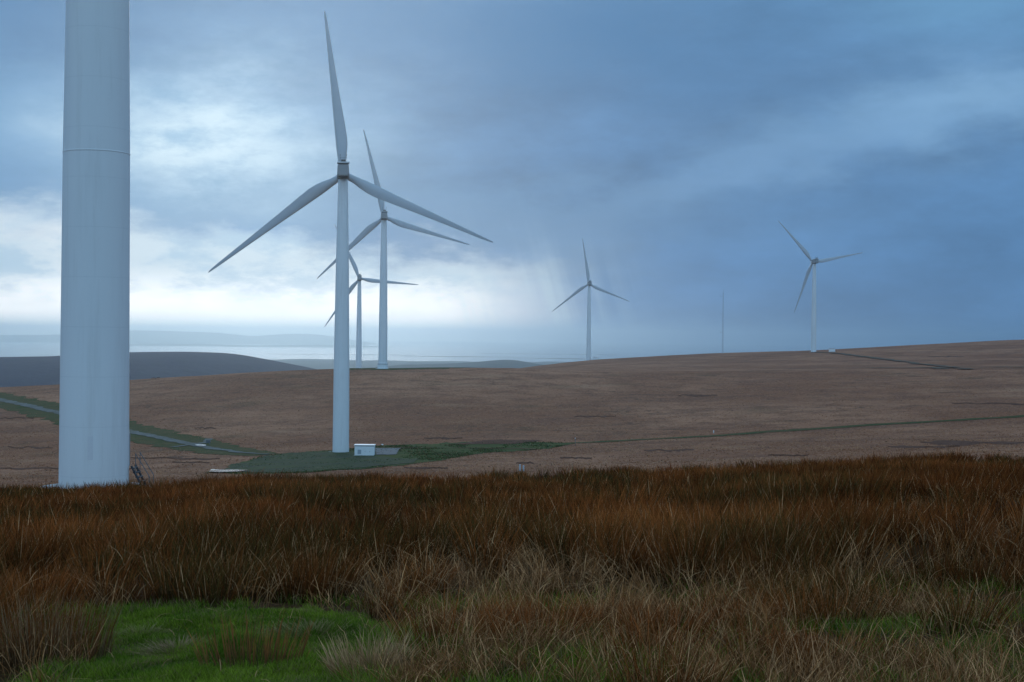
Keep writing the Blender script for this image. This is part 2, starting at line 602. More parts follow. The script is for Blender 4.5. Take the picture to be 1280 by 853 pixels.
M = {}
M['paint'] = paint_material()
M['blade'] = simple('blade_paint', (0.50, 0.53, 0.56), 0.45, var=0.06, scale=0.4)
M['grey'] = simple('grey_cladding', (0.30, 0.31, 0.32), 0.6)
M['dark'] = simple('dark_vent', (0.035, 0.037, 0.04), 0.7)
M['white'] = simple('white_cladding', (0.80, 0.82, 0.82), 0.5, var=0.08)
M['stain'] = simple('faded_stain', (0.71, 0.72, 0.735), 0.6, var=0.1, scale=6)
M['concrete'] = simple('concrete', (0.50, 0.50, 0.48), 0.9, var=0.3, scale=2.0)
M['steel'] = simple('galvanised_steel', (0.045, 0.05, 0.06), 0.7, metal=0.2)
M['rail'] = simple('rail_steel', (0.14, 0.15, 0.16), 0.6, metal=0.3)
M['post'] = simple('pale_post', (0.45, 0.52, 0.58), 0.6)
M['moor'] = moor_material()
M['gravel'] = ground_mix('gravel_hardstanding', (0.060, 0.066, 0.038), (0.070, 0.082, 0.030), (0.16, 0.125, 0.080), 0.16, fine=0.8)
M['turf'] = ground_mix('green_turf', (0.042, 0.070, 0.014), (0.080, 0.088, 0.020), (0.110, 0.070, 0.036), 0.14, fine=0.9)
M['verge'] = ground_mix('verge_turf', (0.042, 0.062, 0.014), (0.090, 0.072, 0.024), (0.12, 0.070, 0.038), 0.2, fine=0.9)
M['clearing'] = ground_mix('clearing_turf', (0.045, 0.075, 0.012), (0.070, 0.095, 0.016), (0.13, 0.10, 0.04), 1.2, bump=0.02, fine=9.0)
M['road'] = ground_mix('stone_track', (0.165, 0.165, 0.155), (0.115, 0.112, 0.090), (0.23, 0.225, 0.21), 0.2, bump=0.05)
M['fartrack'] = ground_mix('dark_track', (0.165, 0.105, 0.072), (0.115, 0.090, 0.058), None, 0.05)
M['peat'] = ground_mix('bare_peat', (0.105, 0.045, 0.028), (0.155, 0.068, 0.040), None, 0.4)
M['slab'] = simple('slab_gravel', (0.13, 0.13, 0.13), 0.9, var=0.2)
M['puddle'] = water_material('puddle_water', 0.08, (0.08, 0.09, 0.10), 1.2, 0.04)
M['sea'] = water_material('sea_water', 0.14, (0.04, 0.06, 0.08), 0.01, 0.05)
M['hill'] = ground_mix('haze_blue_heath', (0.032, 0.032, 0.056), (0.044, 0.040, 0.062), (0.030, 0.034, 0.046), 0.004, bump=4.0, fine=0.03)  # heath colour with the blue of distant haze mixed in
M['plain'] = ground_mix('coastal_fields', (0.026, 0.036, 0.040), (0.055, 0.060, 0.055), (0.022, 0.028, 0.030), 0.0016, bump=3.0, fine=0.006)
M['sand'] = ground_mix('wet_sand', (0.16, 0.15, 0.13), (0.11, 0.11, 0.10), None, 0.002)
M['farhill'] = ground_mix('far_hill', (0.06, 0.075, 0.05), (0.08, 0.085, 0.06), None, 0.002)
M['blades'] = blade_material('rush_blades', 0.10)
M['lawn'] = blade_material('lawn_blades', 0.2)


# ------------------------------------------------------------------ terrain sheet
def build_terrain():
    a = np.radians(np.concatenate([np.arange(-180, -30, 5.0), np.arange(-30, -21, 0.6), np.arange(-21, 21, 0.14),
                                   np.arange(21, 30, 0.6), np.arange(30, 180, 5.0)]))
    r = np.concatenate([[0.6, 1.2, 2, 3, 4, 5, 6], np.arange(7, 30, 0.35), np.arange(30, 90, 1.0), np.arange(90, 250, 5.0),
                        np.arange(250, 720, 1.8), np.arange(720, 1300, 6.0), np.arange(1300, 2650, 45.0)])
    A_, R_ = np.meshgrid(a, r)
    X = R_ * np.sin(A_); Y = R_ * np.cos(A_)
    Zz = ground(X, Y)
    nr, na = X.shape
    V = np.stack([X.ravel(), Y.ravel(), Zz.ravel()], 1)
    V = np.vstack([V, [[0, 0, -1.6]]])
    i, j = np.meshgrid(np.arange(nr - 1), np.arange(na), indexing='ij')
    jn = (j + 1) % na
    q = np.stack([i * na + j, i * na + jn, (i + 1) * na + jn, (i + 1) * na + j], -1).reshape(-1, 4)[:, ::-1]
    jj = np.arange(na)
    tri = np.stack([np.full(na, nr * na), (jj + 1) % na, jj], 1)[:, ::-1]
    o = raw_mesh('moorland', V, [q, tri[:, ::-1]], M['moor'], smooth=True)
    tag(o, kind='structure')
    return o


build_terrain()


def drape(name, pts, mat, lift, cell=(0.7, 1.3), wob=0.0, seed=1, kind='structure', thick=None):
    """a sheet over the moor inside the outline pts (world xy), its edge broken by noise"""
    pts = np.array(pts)
    x0, y0 = pts.min(0) - 3; x1, y1 = pts.max(0) + 3
    xs = np.arange(x0, x1, cell[0]); ys = np.arange(y0, y1, cell[1])
    X, Y = np.meshgrid(xs, ys)

    def inside(x, y):
        if wob < 0:
            return in_lawn(x, y)
        if wob:
            x, y = x + wob * fbm(x / 5, y / 9, seed, 3), y + wob * 1.6 * fbm(x / 6, y / 8, seed + 40, 3)
        c = np.zeros(x.shape, bool)
        n = len(pts)
        for i in range(n):
            xa, ya = pts[i]; xb, yb = pts[(i + 1) % n]
            if ya == yb: continue
            cond = ((ya > y) != (yb > y)) & (x < (xb - xa) * (y - ya) / (yb - ya) + xa)
            c ^= cond
        return c
    keep = inside(X[:-1, :-1] + cell[0] / 2, Y[:-1, :-1] + cell[1] / 2)
    nx = len(xs)
    i, j = np.nonzero(keep)
    q = np.stack([i * nx + j, i * nx + j + 1, (i + 1) * nx + j + 1, (i + 1) * nx + j], 1)
    used, inv = np.unique(q, return_inverse=True)
    V = np.stack([X.ravel()[used], Y.ravel()[used]], 1)
    z = ground(V[:, 0], V[:, 1]) + lift
    o = raw_mesh(name, np.column_stack([V, z]), [inv.reshape(-1, 4)], mat, smooth=True)
    return tag(o, kind=kind)


def ribbon(name, line, width, mat, lift, wob=0.0, seed=1, nseg=240, across=6):
    """a strip over the moor along world points"""
    P = np.array(line)
    s = np.concatenate([[0], np.cumsum(np.hypot(*np.diff(P, axis=0).T))])
    t = np.linspace(0, s[-1], nseg)
    x = np.interp(t, s, P[:, 0]); y = np.interp(t, s, P[:, 1])
    k = np.ones(9) / 9
    xp = np.convolve(np.pad(x, 4, 'edge'), k, 'valid'); yp = np.convolve(np.pad(y, 4, 'edge'), k, 'valid')
    dx = np.gradient(xp); dy = np.gradient(yp); L = np.hypot(dx, dy) + 1e-9
    nx, ny = -dy / L, dx / L
    hw = width / 2 if np.isscalar(width) else np.interp(t, np.linspace(0, s[-1], len(width)), width) / 2
    V = []
    for c in range(across + 1):
        f = c / across * 2 - 1
        off = f * hw
        if c in (0, across): off = off + wob * fbm(t / 4.0, t * 0 + c, seed, 3)
        V.append(np.stack([xp + nx * off, yp + ny * off], 1))
    V = np.array(V)
    z = ground(V[..., 0], V[..., 1]) + lift
    VV = np.concatenate([V, z[..., None]], 2).reshape(-1, 3)
    i, j = np.meshgrid(np.arange(across), np.arange(nseg - 1), indexing='ij')
    q = np.stack([i * nseg + j, i * nseg + j + 1, (i + 1) * nseg + j + 1, (i + 1) * nseg + j], -1).reshape(-1, 4)[:, ::-1]
    o = raw_mesh(name, VV, [q], mat, smooth=True)
    return tag(o, kind='structure')


def HL(pts, d0=230.0, d1=1400.0):
    return [hit(px, py, d0, d1) for px, py in pts]


# hard standing round the second turbine, green on its right, gravel on its left
pad = HL([(255, 591), (290, 583), (318, 573), (345, 568.5), (420, 563.5), (470, 558), (560, 554.5), (640, 552.5), (700, 553),
          (716, 556), (690, 560.5), (620, 566), (560, 574), (500, 582), (430, 588), (370, 592), (300, 593)])
drape('grass_pad', pad, M['turf'], 0.10, wob=3.2)
gravel = HL([(262, 591), (300, 580), (330, 571), (372, 567), (412, 564.5), (440, 566), (470, 572), (520, 574), (515, 580),
             (430, 587.5), (370, 591.2), (310, 592)])
drape('gravel_hardstanding', gravel, M['gravel'], 0.17, wob=2.6, seed=5)
drape('gravel_patch', HL([(469, 561.3), (500, 561.3), (495, 569.5), (470, 569.5)]), M['slab'], 0.22, cell=(0.4, 0.7), wob=0.2)
drape('heather_strip', HL([(560, 556), (620, 550.5), (680, 551.5), (640, 556)]), M['peat'], 0.20, wob=1.5, seed=9)
ribbon('drain', HL([(470, 560.5), (560, 560.9), (650, 562), (672, 562.5)]), 1.1, M['peat'], 0.24, 0.2)
drape('puddle', HL([(261, 591.5), (264, 588.4), (280, 588.6), (312, 589.6), (300, 591.2), (275, 592.2)]), M['puddle'], 0.30, cell=(0.3, 0.5), wob=0.35)
# the stone track on the left and its verges
tl = HL([(-90, 480), (-40, 491), (0, 500), (40, 508.5), (75, 517), (120, 529), (160, 540), (205, 549), (240, 556), (280, 563.5), (312, 568), (345, 569)])
ribbon('grass_verge', tl, [20, 20, 20, 20, 20, 18, 12], M['verge'], 0.08, 2.6, 3)
ribbon('stone_track', tl, [4.2, 4.0, 3.8, 3.6, 3.6, 3.4, 1.6], M['road'], 0.20, 0.9, 4)
ribbon('side_track', HL([(214, 560), (236, 557), (258, 554), (262, 549)]), 2.0, M['road'], 0.21, 0.4, 8, nseg=60)
drape('puddle', HL([(244, 557.2), (257, 557.4), (257, 559.2), (246, 558.8)]), M['puddle'], 0.34, cell=(0.3, 0.5), wob=0.2)
# green track running off to the right
gt_line = HL([(690, 555), (740, 553.3), (800, 550), (850, 547.5), (900, 545), (1000, 537.6), (1100, 531), (1200, 525.5), (1280, 520.5), (1400, 513)])
hag_lines = []
ribbon('green_track', gt_line,
       [6, 5, 5, 4.5, 4.5], M['verge'], 0.10, 0.8, 11, nseg=400)
# far tracks on the hill under the last turbine
ribbon('far_track', HL([(940, 443.5), (985, 441.5), (1017, 440.8), (1050, 442.5), (1090, 447.5), (1140, 454), (1200, 461), (1270, 469), (1330, 474)], 720), [3, 5, 7, 5, 5, 4], M['fartrack'], 0.4, 3.0, 13, nseg=400)
ribbon('far_track', HL([(950, 462.2), (1010, 461.2), (1100, 460.6), (1170, 460), (1210, 462.5)], 560), [3, 6, 7, 6], M['fartrack'], 0.4, 1.2, 17, nseg=300)
drape('dark_green_ridge', HL([(428, 459.9), (450, 458.8), (520, 458.2), (620, 458.4), (560, 461.3), (440, 463.2), (426, 462)], 560), M['verge'], 0.10, cell=(1.5, 2.0), wob=3.0, seed=21)

# bare peat banks on the moor (left end, right end, row)
HAGS = [(136, 160, 472, 3), (189, 200, 472.3, 2.5), (0, 42, 523.5, 1.6), (10, 66, 560, 1.7), (0, 74, 586.5, 1.4), (162, 275, 574, 2.6), (243, 270, 535.5, 1.6),
        (530, 578, 548.5, 2.6), (718, 770, 521.5, 1.8), (848, 897, 494.5, 1.7), (745, 762, 546.5, 1.2), (848, 868, 536, 1.2),
        (700, 740, 573, 1.6), (805, 867, 563.5, 2.6), (645, 667, 579.5, 2.2), (505, 560, 586, 1.8), (1150, 1330, 554.0, 7.0), (1110, 1200, 559.5, 3.2), (960, 1010, 570, 1.4),
        (865, 960, 563, 1.2), (1155, 1215, 502.5, 1.2), (1190, 1300, 505, 2.0), (1160, 1205, 446, 1.3), (1014, 1035, 447.5, 1.2), (1235, 1280, 438, 1.0),
        (590, 640, 497, 1.0), (330, 400, 508, 0.9), (700, 726, 506, 1.2), (215, 262, 578.8, 1.4)]
HAGS = [h for h in HAGS if h[3] > 1.25]
for k, (a_, b_, y_, h_) in enumerate(HAGS):
    n = 40
    tt = np.linspace(0, 1, n)
    hw = h_ * 0.5 * np.sin(np.pi * np.clip(tt, 0.02, 0.98)) ** 0.6 * np.clip(0.62 + 1.3 * fbm(tt * 7, tt * 0, k, 3), 0.04, 1.3)
    pxs = a_ + (b_ - a_) * tt
    ys = y_ + 0.5 * fbm(tt * 6.3, tt * 0 + 3, k + 50, 3) * min(2.6, 1.6 * h_)
    d0 = 700 if y_ < 449 else 230
    topl = [hit(p, q - w_, d0) for p, q, w_ in zip(pxs, ys, hw)]
    botl = [hit(p, q + w_, d0) for p, q, w_ in zip(pxs, ys, hw)]
    if y_ > 449: hag_lines.append([((p[0] + q[0]) / 2, (p[1] + q[1]) / 2) for p, q in list(zip(topl, botl))[::6]])
    V = [];
    for (xa, ya), (xb, yb) in zip(topl, botl):
        V += [(xa, ya, gz(xa, ya) + 0.10), ((xa + xb) / 2, (ya + yb) / 2, gz((xa + xb) / 2, (ya + yb) / 2) + 0.28), (xb, yb, gz(xb, yb) + 0.05)]
    fs = []
    for i in range(n - 1):
        for c in range(2):
            fs.append([i * 3 + c, i * 3 + c + 1, (i + 1) * 3 + c + 1, (i + 1) * 3 + c])
    tag(mesh_obj('peat_bank', V, fs, M['peat'], smooth=True), kind='structure')

# ------------------------------------------------------------------ far country
SEA_Z = -205.0


def disc(name, r0_, r1_, z, mat, bump=0.0, sc=500.0, rings=40, seg=180):
    a = np.linspace(0, 2 * np.pi, seg, endpoint=False)
    r = np.geomspace(r0_, r1_, rings)
    A_, R_ = np.meshgrid(a, r)
    X = R_ * np.sin(A_); Y = R_ * np.cos(A_)
    Zz = z + bump * fbm(X / sc, Y / sc, 31, 4)
    V = np.stack([X.ravel(), Y.ravel(), Zz.ravel()], 1)
    i, j = np.meshgrid(np.arange(rings - 1), np.arange(seg), indexing='ij')
    jn = (j + 1) % seg
    q = np.stack([i * seg + j, i * seg + jn, (i + 1) * seg + jn, (i + 1) * seg + j], -1).reshape(-1, 4)[:, ::-1]
    return tag(raw_mesh(name, V, [q], mat, smooth=True), kind='structure')


disc('sea', 1500.0, 46000.0, SEA_Z, M['sea'])


def land(name, x0, x1, y0, y1, hfun, mat, nx=120, ny=60):
    xs = np.linspace(x0, x1, nx); ys = np.linspace(y0, y1, ny)
    X, Y = np.meshgrid(xs, ys)
    Zz = hfun(X, Y)
    V = np.stack([X.ravel(), Y.ravel(), Zz.ravel()], 1)
    i, j = np.meshgrid(np.arange(ny - 1), np.arange(nx - 1), indexing='ij')
    q = np.stack([i * nx + j, i * nx + j + 1, (i + 1) * nx + j + 1, (i + 1) * nx + j], -1).reshape(-1, 4)
    return tag(raw_mesh(name, V, [q], mat, smooth=True), kind='structure')


def sst(x, a, b):
    t = np.clip((x - a) / (b - a), 0, 1); return t * t * (3 - 2 * t)


# coastal plain, its shore about 11 km away
def plain_h(X, Y):
    shore = 11200 + 500 * fbm(X / 1500, X * 0, 61, 4)
    h = 10 + 9 * fbm(X / 380, Y / 380, 63, 4) + 5 * fbm(X / 90, Y / 90, 67, 2)
    return SEA_Z + h * sst(shore - Y, 0, 500) * sst(Y, 900, 2200) - 4 * sst(Y - shore, -50, 100) - 30 * (1 - sst(Y, 900, 2200))


land('coastal_plain', -9000, 9000, 900, 12400, plain_h, M['plain'], 420, 260)
def ridge(name, cols, d, mat, width, base=SEA_Z - 6, fold=0.0, seed=3):
    """a long hill whose skyline passes the given (column, row) pairs at distance d"""
    P = np.array([pix(px, py, d) for px, py in cols])
    x = np.linspace(P[0, 0], P[-1, 0], 200)
    ztop = np.interp(x, P[:, 0], P[:, 2])
    k = np.hanning(15); k /= k.sum()
    ztop = np.convolve(np.pad(ztop, 7, 'edge'), k, 'valid')
    endf = sst(x, x[0], x[0] + (x[-1] - x[0]) * 0.02) * sst(-x, -x[-1], -x[-1] + (x[-1] - x[0]) * 0.05)
    ys = np.linspace(-1, 1, 41)
    V = []
    for s in ys:
        prof = (1 - s * s) ** 1.0
        zz = base + (ztop - base) * prof * (1 - 0 * endf)
        yy = d + s * width + 0 * x
        zz = zz + fold * fbm(x / (width * 0.35), yy / (width * 0.3), seed, 4) * (abs(s)) * prof * 2
        V.append(np.stack([x, yy, zz], 1))
    V = np.array(V)
    ny, nx = V.shape[:2]
    i, j = np.meshgrid(np.arange(ny - 1), np.arange(nx - 1), indexing='ij')
    q = np.stack([i * nx + j, i * nx + j + 1, (i + 1) * nx + j + 1, (i + 1) * nx + j], -1).reshape(-1, 4)
    return tag(raw_mesh(name, V.reshape(-1, 3), [q], mat, smooth=True), kind='structure')


ridge('heather_hill', [(-500, 440), (-200, 446), (-60, 447), (0, 446.5), (30, 446), (70, 445.5), (110, 442.5), (160, 440.3), (230, 440), (275, 441.5), (300, 445), (330, 451), (372, 459), (400, 465), (440, 480), (520, 530)],
      3000, M['hill'], 900, base=-230, fold=10, seed=5)
ridge('low_hill', [(440, 462), (500, 456.5), (560, 455), (590, 453.5), (615, 451), (628, 450), (645, 450.5), (665, 454), (690, 458), (740, 463)],
      6000, M['plain'], 900, base=-215, fold=6, seed=8)
# hills across the water
ridge('far_hills', [(-900, 418), (-400, 416), (-100, 420), (0, 419), (80, 419.5), (120, 414), (165, 413), (215, 413.8), (240, 415.5), (280, 415.5), (305, 422), (318, 422.5), (345, 417.5), (370, 416.5), (410, 418.5), (440, 425), (480, 434), (540, 440), (600, 446)],
      30000, M['farhill'], 2600, fold=40, seed=11)
ridge('far_hills', [(-900, 428), (-100, 430), (100, 431), (200, 429.5), (300, 432), (420, 431), (500, 435.5), (560, 437), (640, 440), (700, 443), (760, 450)],
      23000, M['farhill'], 1500, fold=20, seed=12)
# sand and spits in the estuary
for px0, px1, py0, th in ((420, 520, 444.0, 90), (500, 640, 446.2, 120), (600, 700, 442.5, 100), (640, 820, 448.5, 130), (160, 300, 444.2, 60), (330, 420, 443.2, 60), (700, 800, 443.5, 160)):
    ds = -SEA_Z * F / (py0 - EYE_Y - 0.009 * ((px0 + px1) / 2 - 640))
    xa = (px0 - 640) / F * ds; xb = (px1 - 640) / F * ds
    tt = np.linspace(0, 1, 60)
    xs = xa + (xb - xa) * tt
    w_ = th * 3 * np.sin(np.pi * tt) ** 0.7 * (0.7 + 0.4 * fbm(tt * 6, tt * 0, px0, 3)) + 1
    cy = ds + 300 * fbm(tt * 2, tt * 0, px0 + 5, 2)
    V = [];
    for x_, y_, ww in zip(xs, cy, w_):
        V += [(x_, y_ - ww, SEA_Z - 0.5), (x_, y_, SEA_Z + 2.5), (x_, y_ + ww, SEA_Z - 0.5)]
    fs = [[i * 3 + c, (i + 1) * 3 + c, (i + 1) * 3 + c + 1, i * 3 + c + 1] for i in range(59) for c in range(2)]
    tag(mesh_obj('sandbank', V, fs, M['sand'], smooth=True), kind='structure')


# ------------------------------------------------------------------ wind turbines
HUB_H = 68.5
ROTOR_R = 41.0


def empty(name, loc, rz=0.0):
    o = bpy.data.objects.new(name, None)
    COL.objects.link(o); o.location = loc; o.rotation_euler = (0, 0, rz); o.empty_display_size = 1
    return o


def airfoil(n=20):
    xs = []; 
    for i in range(n):
        t = 2 * math.pi * i / n
        x = 0.5 - 0.5 * math.cos(t)      # 0 leading, 1 trailing
        s = 1 if t < math.pi else -1
        y = s * 5 * (0.2969 * math.sqrt(x) - 0.126 * x - 0.3516 * x * x + 0.2843 * x ** 3 - 0.1036 * x ** 4)
        xs.append((x, y))
    return xs


def blade_mesh(chord_k=1.0):
    """span along +Z, trailing edge toward +X, upwind +Y"""
    n = 20
    af = airfoil(n)
    R = np.array([1.0, 2.0, 3.2, 5.0, 7.0, 9.0, 12, 16, 20, 25, 30, 34, 37.5, 39.6, 40.6, 41.0])
    chord = np.interp(R, [1, 2, 3.2, 5, 7.5, 9.5, 12, 20, 30, 38, 40.4, 41], [1.7, 1.7, 1.85, 2.5, 3.05, 3.0, 2.75, 2.0, 1.25, 0.72, 0.45, 0.10]) * chord_k
    thick = np.interp(R, [1, 2, 5, 8, 12, 20, 41], [1.0, 1.0, 0.62, 0.40, 0.30, 0.22, 0.16])
    round_ = np.interp(R, [1, 2, 5, 8], [1, 1, 0.35, 0.0])
    twist = np.radians(np.interp(R, [1, 5, 8, 14, 25, 41], [24, 22, 18, 11, 6, 3]))
    le = np.interp(R, [1, 2, 5, 8, 41], [0.5, 0.5, 0.36, 0.30, 0.30])
    V = []; Fs = []
    for k, r in enumerate(R):
        bend = 1.8 * (r / 41.0) ** 2
        for i, (x, y) in enumerate(af):
            t = 2 * math.pi * i / n
            cx = 0.5 - 0.5 * math.cos(t); cy = 0.5 * math.sin(t)
            ax = x * (1 - round_[k]) + cx * round_[k]
            ay = y * thick[k] * (1 - round_[k]) + cy * round_[k]
            px_ = (ax - le[k]) * chord[k]; py_ = -ay * chord[k]
            c, s = math.cos(twist[k]), math.sin(twist[k])
            X = px_ * c + py_ * s
            Yq = -px_ * s + py_ * c
            V.append((X, Yq + bend, r))
    m_ = len(R)
    for k in range(m_ - 1):
        for i in range(n):
            j = (i + 1) % n
            Fs.append([k * n + i, k * n + j, (k + 1) * n + j, (k + 1) * n + i])
    Fs.append(list(range(n))[::-1]); Fs.append([(m_ - 1) * n + i for i in range(n)])
    return V, Fs


def tower_radius(z):
    return float(np.interp(z, [0, 19.8, 44, 67], [2.0, 1.91, 1.62, 1.18]))


def make_turbine():
    root = empty('wind_turbine', (0, 0, 0))
    zs = list(np.linspace(-0.6, 67, 60))
    tw = MB().lathe([(tower_radius(z), z) for z in zs], 72).build('tower', M['paint'], root, True)
    for z in (0.25, 19.8, 44.0):
        r = tower_radius(z)
        MB().lathe([(r - 0.05, z - 0.10), (r + 0.010, z - 0.05), (r + 0.022, z), (r + 0.010, z + 0.02), (r - 0.05, z + 0.05)], 72).build('flange', M['paint'], tw)
        if False:
            MB().lathe([(r - 0.05, z + 0.05), (r + 0.012, z + 0.055), (r + 0.012, z + 0.085), (r - 0.05, z + 0.09)], 72).build('joint', M['grey'], tw)
    # concrete foot
    MB().lathe([(3.3, -0.9), (3.3, 0.02), (3.22, 0.10), (2.0, 0.12)], 72).build('foundation', M['concrete'], root, False)
    # door on the side away from the road, with its frame
    dr = MB(); dr.box((1.92, 0.25, 2.3), (0.10, 0.85, 2.0)); dr.build('door', M['grey'], root, bevel=0.02)
    # nacelle: rear end towards -Y, open underside at the yaw bearing
    nb = MB()
    secs = [(-5.6, 1.22, 67.3, 69.75), (-5.3, 1.42, 67.05, 69.95), (-2.0, 1.52, 66.95, 70.2), (1.0, 1.55, 66.95, 70.25), (2.6, 1.45, 67.15, 70.0), (3.2, 1.15, 67.5, 69.6)]
    b = 0
    for (y, w, z0, z1) in secs:
        c = 0.28
        nb.v += [(-w + 0.02, y, z0 + c), (-w + c, y, z0), (w - c, y, z0), (w - 0.02, y, z0 + c), (w * 0.90, y, z1 - c), (w * 0.90 - c, y, z1), (-w * 0.90 + c, y, z1), (-w * 0.90, y, z1 - c)]
    for k in range(len(secs) - 1):
        for i in range(8):
            j = (i + 1) % 8
            nb.f.append([k * 8 + i, k * 8 + j, (k + 1) * 8 + j, (k + 1) * 8 + i][::-1])
    nb.f.append(list(range(8))); nb.f.append([(len(secs) - 1) * 8 + i for i in range(8)][::-1])
    nac = nb.build('nacelle', M['grey'], root, False)
    MB().box((0, -3.9, 70.36), (3.0, 3.3, 0.26)).build('roof_hatch', M['white'], nac, bevel=0.03)
    MB().box((0, -5.64, 69.93), (2.5, 0.05, 0.12)).box((0, -5.5, 70.12), (2.6, 0.3, 0.20)).build('air_slot', M['dark'], nac)
    MB().box((0.05, -4.6, 70.78), (1.15, 1.2, 0.56)).build('cooler', M['dark'], nac, bevel=0.04)
    MB().box((0, -4.2, 66.98), (2.2, 2.2, 0.16)).build('floor_hatch', M['dark'], nac)
    an = MB()
    for sx in (-0.75, 0.8):
        an.tube((sx, -5.0, 70.45), (sx, -5.0, 72.2), 0.035)
    an.tube((-0.75, -5.0, 71.5), (0.8, -5.0, 71.5), 0.025)
    for sx in (-0.75, 0.8):
        an.tube((sx - 0.15, -5.0, 72.2), (sx + 0.15, -5.0, 72.2), 0.05)
    an.build('wind_sensor', M['steel'], nac)
    MB().lathe([(1.20, 66.85), (1.34, 66.88), (1.34, 67.1), (1.2, 67.12)], 40).build('yaw_ring', M['dark'], nac)
    # hub, in front of the nacelle (upwind, +Y)
    hb = MB()
    prof = [(0.9, 3.1), (1.35, 3.3), (1.5, 4.2), (1.42, 5.2), (1.0, 6.1), (0.4, 6.55), (0.05, 6.65)]
    n = 32
    for r, y in prof:
        for i in range(n):
            t = 2 * math.pi * i / n
            hb.v.append((r * math.cos(t), y, HUB_H + r * math.sin(t)))
    for k in range(len(prof) - 1):
        for i in range(n):
            j = (i + 1) % n
            hb.f.append([k * n + i, k * n + j, (k + 1) * n + j, (k + 1) * n + i][::-1])
    hb.f.append(list(range(n))); hb.f.append([(len(prof) - 1) * n + i for i in range(n)][::-1])
    hub = hb.build('hub', M['white'], root, True)
    V, Fs = blade_mesh()
    bl0 = mesh_obj('blade', V, Fs, M['blade'], hub, True)
    for k in range(2):
        b2 = bl0.copy(); COL.objects.link(b2)
    return root


def pose_blades(root, phase, wob=(0, 0, 0)):
    hub = [c for c in root.children if c.name.startswith('hub')][0]
    bl = [c for c in hub.children if c.name.startswith('blade')]
    for k, b in enumerate(bl):
        a = math.radians(phase + 120 * k + wob[k])        # screen angle, anticlockwise from the right
        tilt = a - math.pi / 2
        # rotate about the shaft (Y); positive screen angle turns +Z toward -X
        b.location = (0, 4.3, HUB_H)
        b.rotation_euler = (0, -tilt, 0)


def copy_tree(o, parent=None):
    c = o.copy(); COL.objects.link(c)
    if parent: c.parent = parent
    for ch in list(o.children):
        copy_tree(ch, c)
    return c


GROUP = 'wind turbines of the moorland wind farm'
spots = [
    (117.5, 609, 84.0, 90, 'nearest turbine, only its thick white tower rising out of the rushes at the left', 0.12),
    (426, 566, 348.0, 97, 'tall turbine standing beside the white transformer kiosk on the green pad', 0.12),
    (478.5, 459, 640.0, 103.5, 'turbine on the ridge with a wider ringed collar at the tower foot', 0.12),
    (448.3, 472, 972.0, 115, 'small turbine whose foot is hidden by the ridge, between two nearer towers', 0.12),
    (735.7, 449, 1268.0, 98, 'distant turbine standing on a low hump of the skyline, its pale kiosk close by', 0.10),
    (1017, 438, 1075.0, 131, 'turbine on the right hill with one blade aimed at the upper left', 0.12),
]
proto = make_turbine()
pr_scale = []
turbines = []
bpy.context.view_layer.update()
for i, (px, py, d, ph, lab, yaw) in enumerate(spots):
    t = proto if i == 0 else copy_tree(proto)
    p = pix(px, py, d)
    z = gz(p[0], p[1])
    t.location = (p[0], p[1], z - (0.0 if i else 0.0))
    t.rotation_euler = (0, 0, yaw)
    tag(t, lab, 'wind turbine', GROUP)
    pose_blades(t, ph)
    turbines.append(t)
    if i == 2:
        MB().lathe([(2.35, -0.5), (2.35, 2.3), (2.2, 2.45), (1.9, 2.5)], 48).build('base_collar', M['paint'], t)
        MB().lathe([(2.37, 2.05), (2.37, 2.3)], 48).build('collar_band', M['dark'], t)
    if i == 0:
        # worn patch where a number plate was taken off, scuffs, and a small label plate
        for (ax, az_, w_, h_) in ((0.10, 2.55, 0.30, 1.35),):
            V = []; Fs = []
            nn = 8
            for q in range(nn + 1):
                th = (ax + (q / nn - 0.5) * w_) / 2.0
                for zz in (az_ - h_ / 2, az_ + h_ / 2):
                    rr = tower_radius(zz) + 0.008
                    V.append((rr * math.sin(th), -rr * math.cos(th), zz))
            for q in range(nn):
                Fs.append([q * 2, q * 2 + 2, q * 2 + 3, q * 2 + 1])
            mesh_obj('worn_patch', V, Fs, M['stain'], t)

T1, T2, T3, T4, T5, T6 = turbines


# ------------------------------------------------------------------ steps beside the near tower
def make_steps():
    p = pix(162, 606, 85.2)
    x0 = T1.location.x + 2.0; y0 = T1.location.y + 0.6
    base = gz(x0 + 1.2, y0)
    root = empty('steel_steps', (x0 + 0.15, y0, base))
    tag(root, 'dark steel steps with a thin handrail leading up to the near tower', 'steps')
    L, H = 0.75, 1.35
    for sy in (-0.45, 0.45):
        MB().tube((0, sy, H), (L, sy, -0.05), 0.07, n=6).build('stringer', M['steel'], root)
    for k in range(5):
        f = (k + 0.5) / 5
        MB().box((L * f, 0, H * (1 - f)), (0.26, 0.9, 0.05)).build('tread', M['steel'], root)
    for sy in (-0.5, 0.5):
        rl = MB().tube((0.25, sy, H + 0.75), (L + 0.35, sy, 0.72), 0.025, n=6).build('handrail', M['rail'], root)
        MB().tube((0.27, sy, H - 0.5), (0.27, sy, H + 0.75), 0.025, n=6).build('rail_post', M['rail'], root)
        MB().tube((L + 0.33, sy, -0.1), (L + 0.33, sy, 0.74), 0.025, n=6).build('rail_post', M['rail'], root)


make_steps()


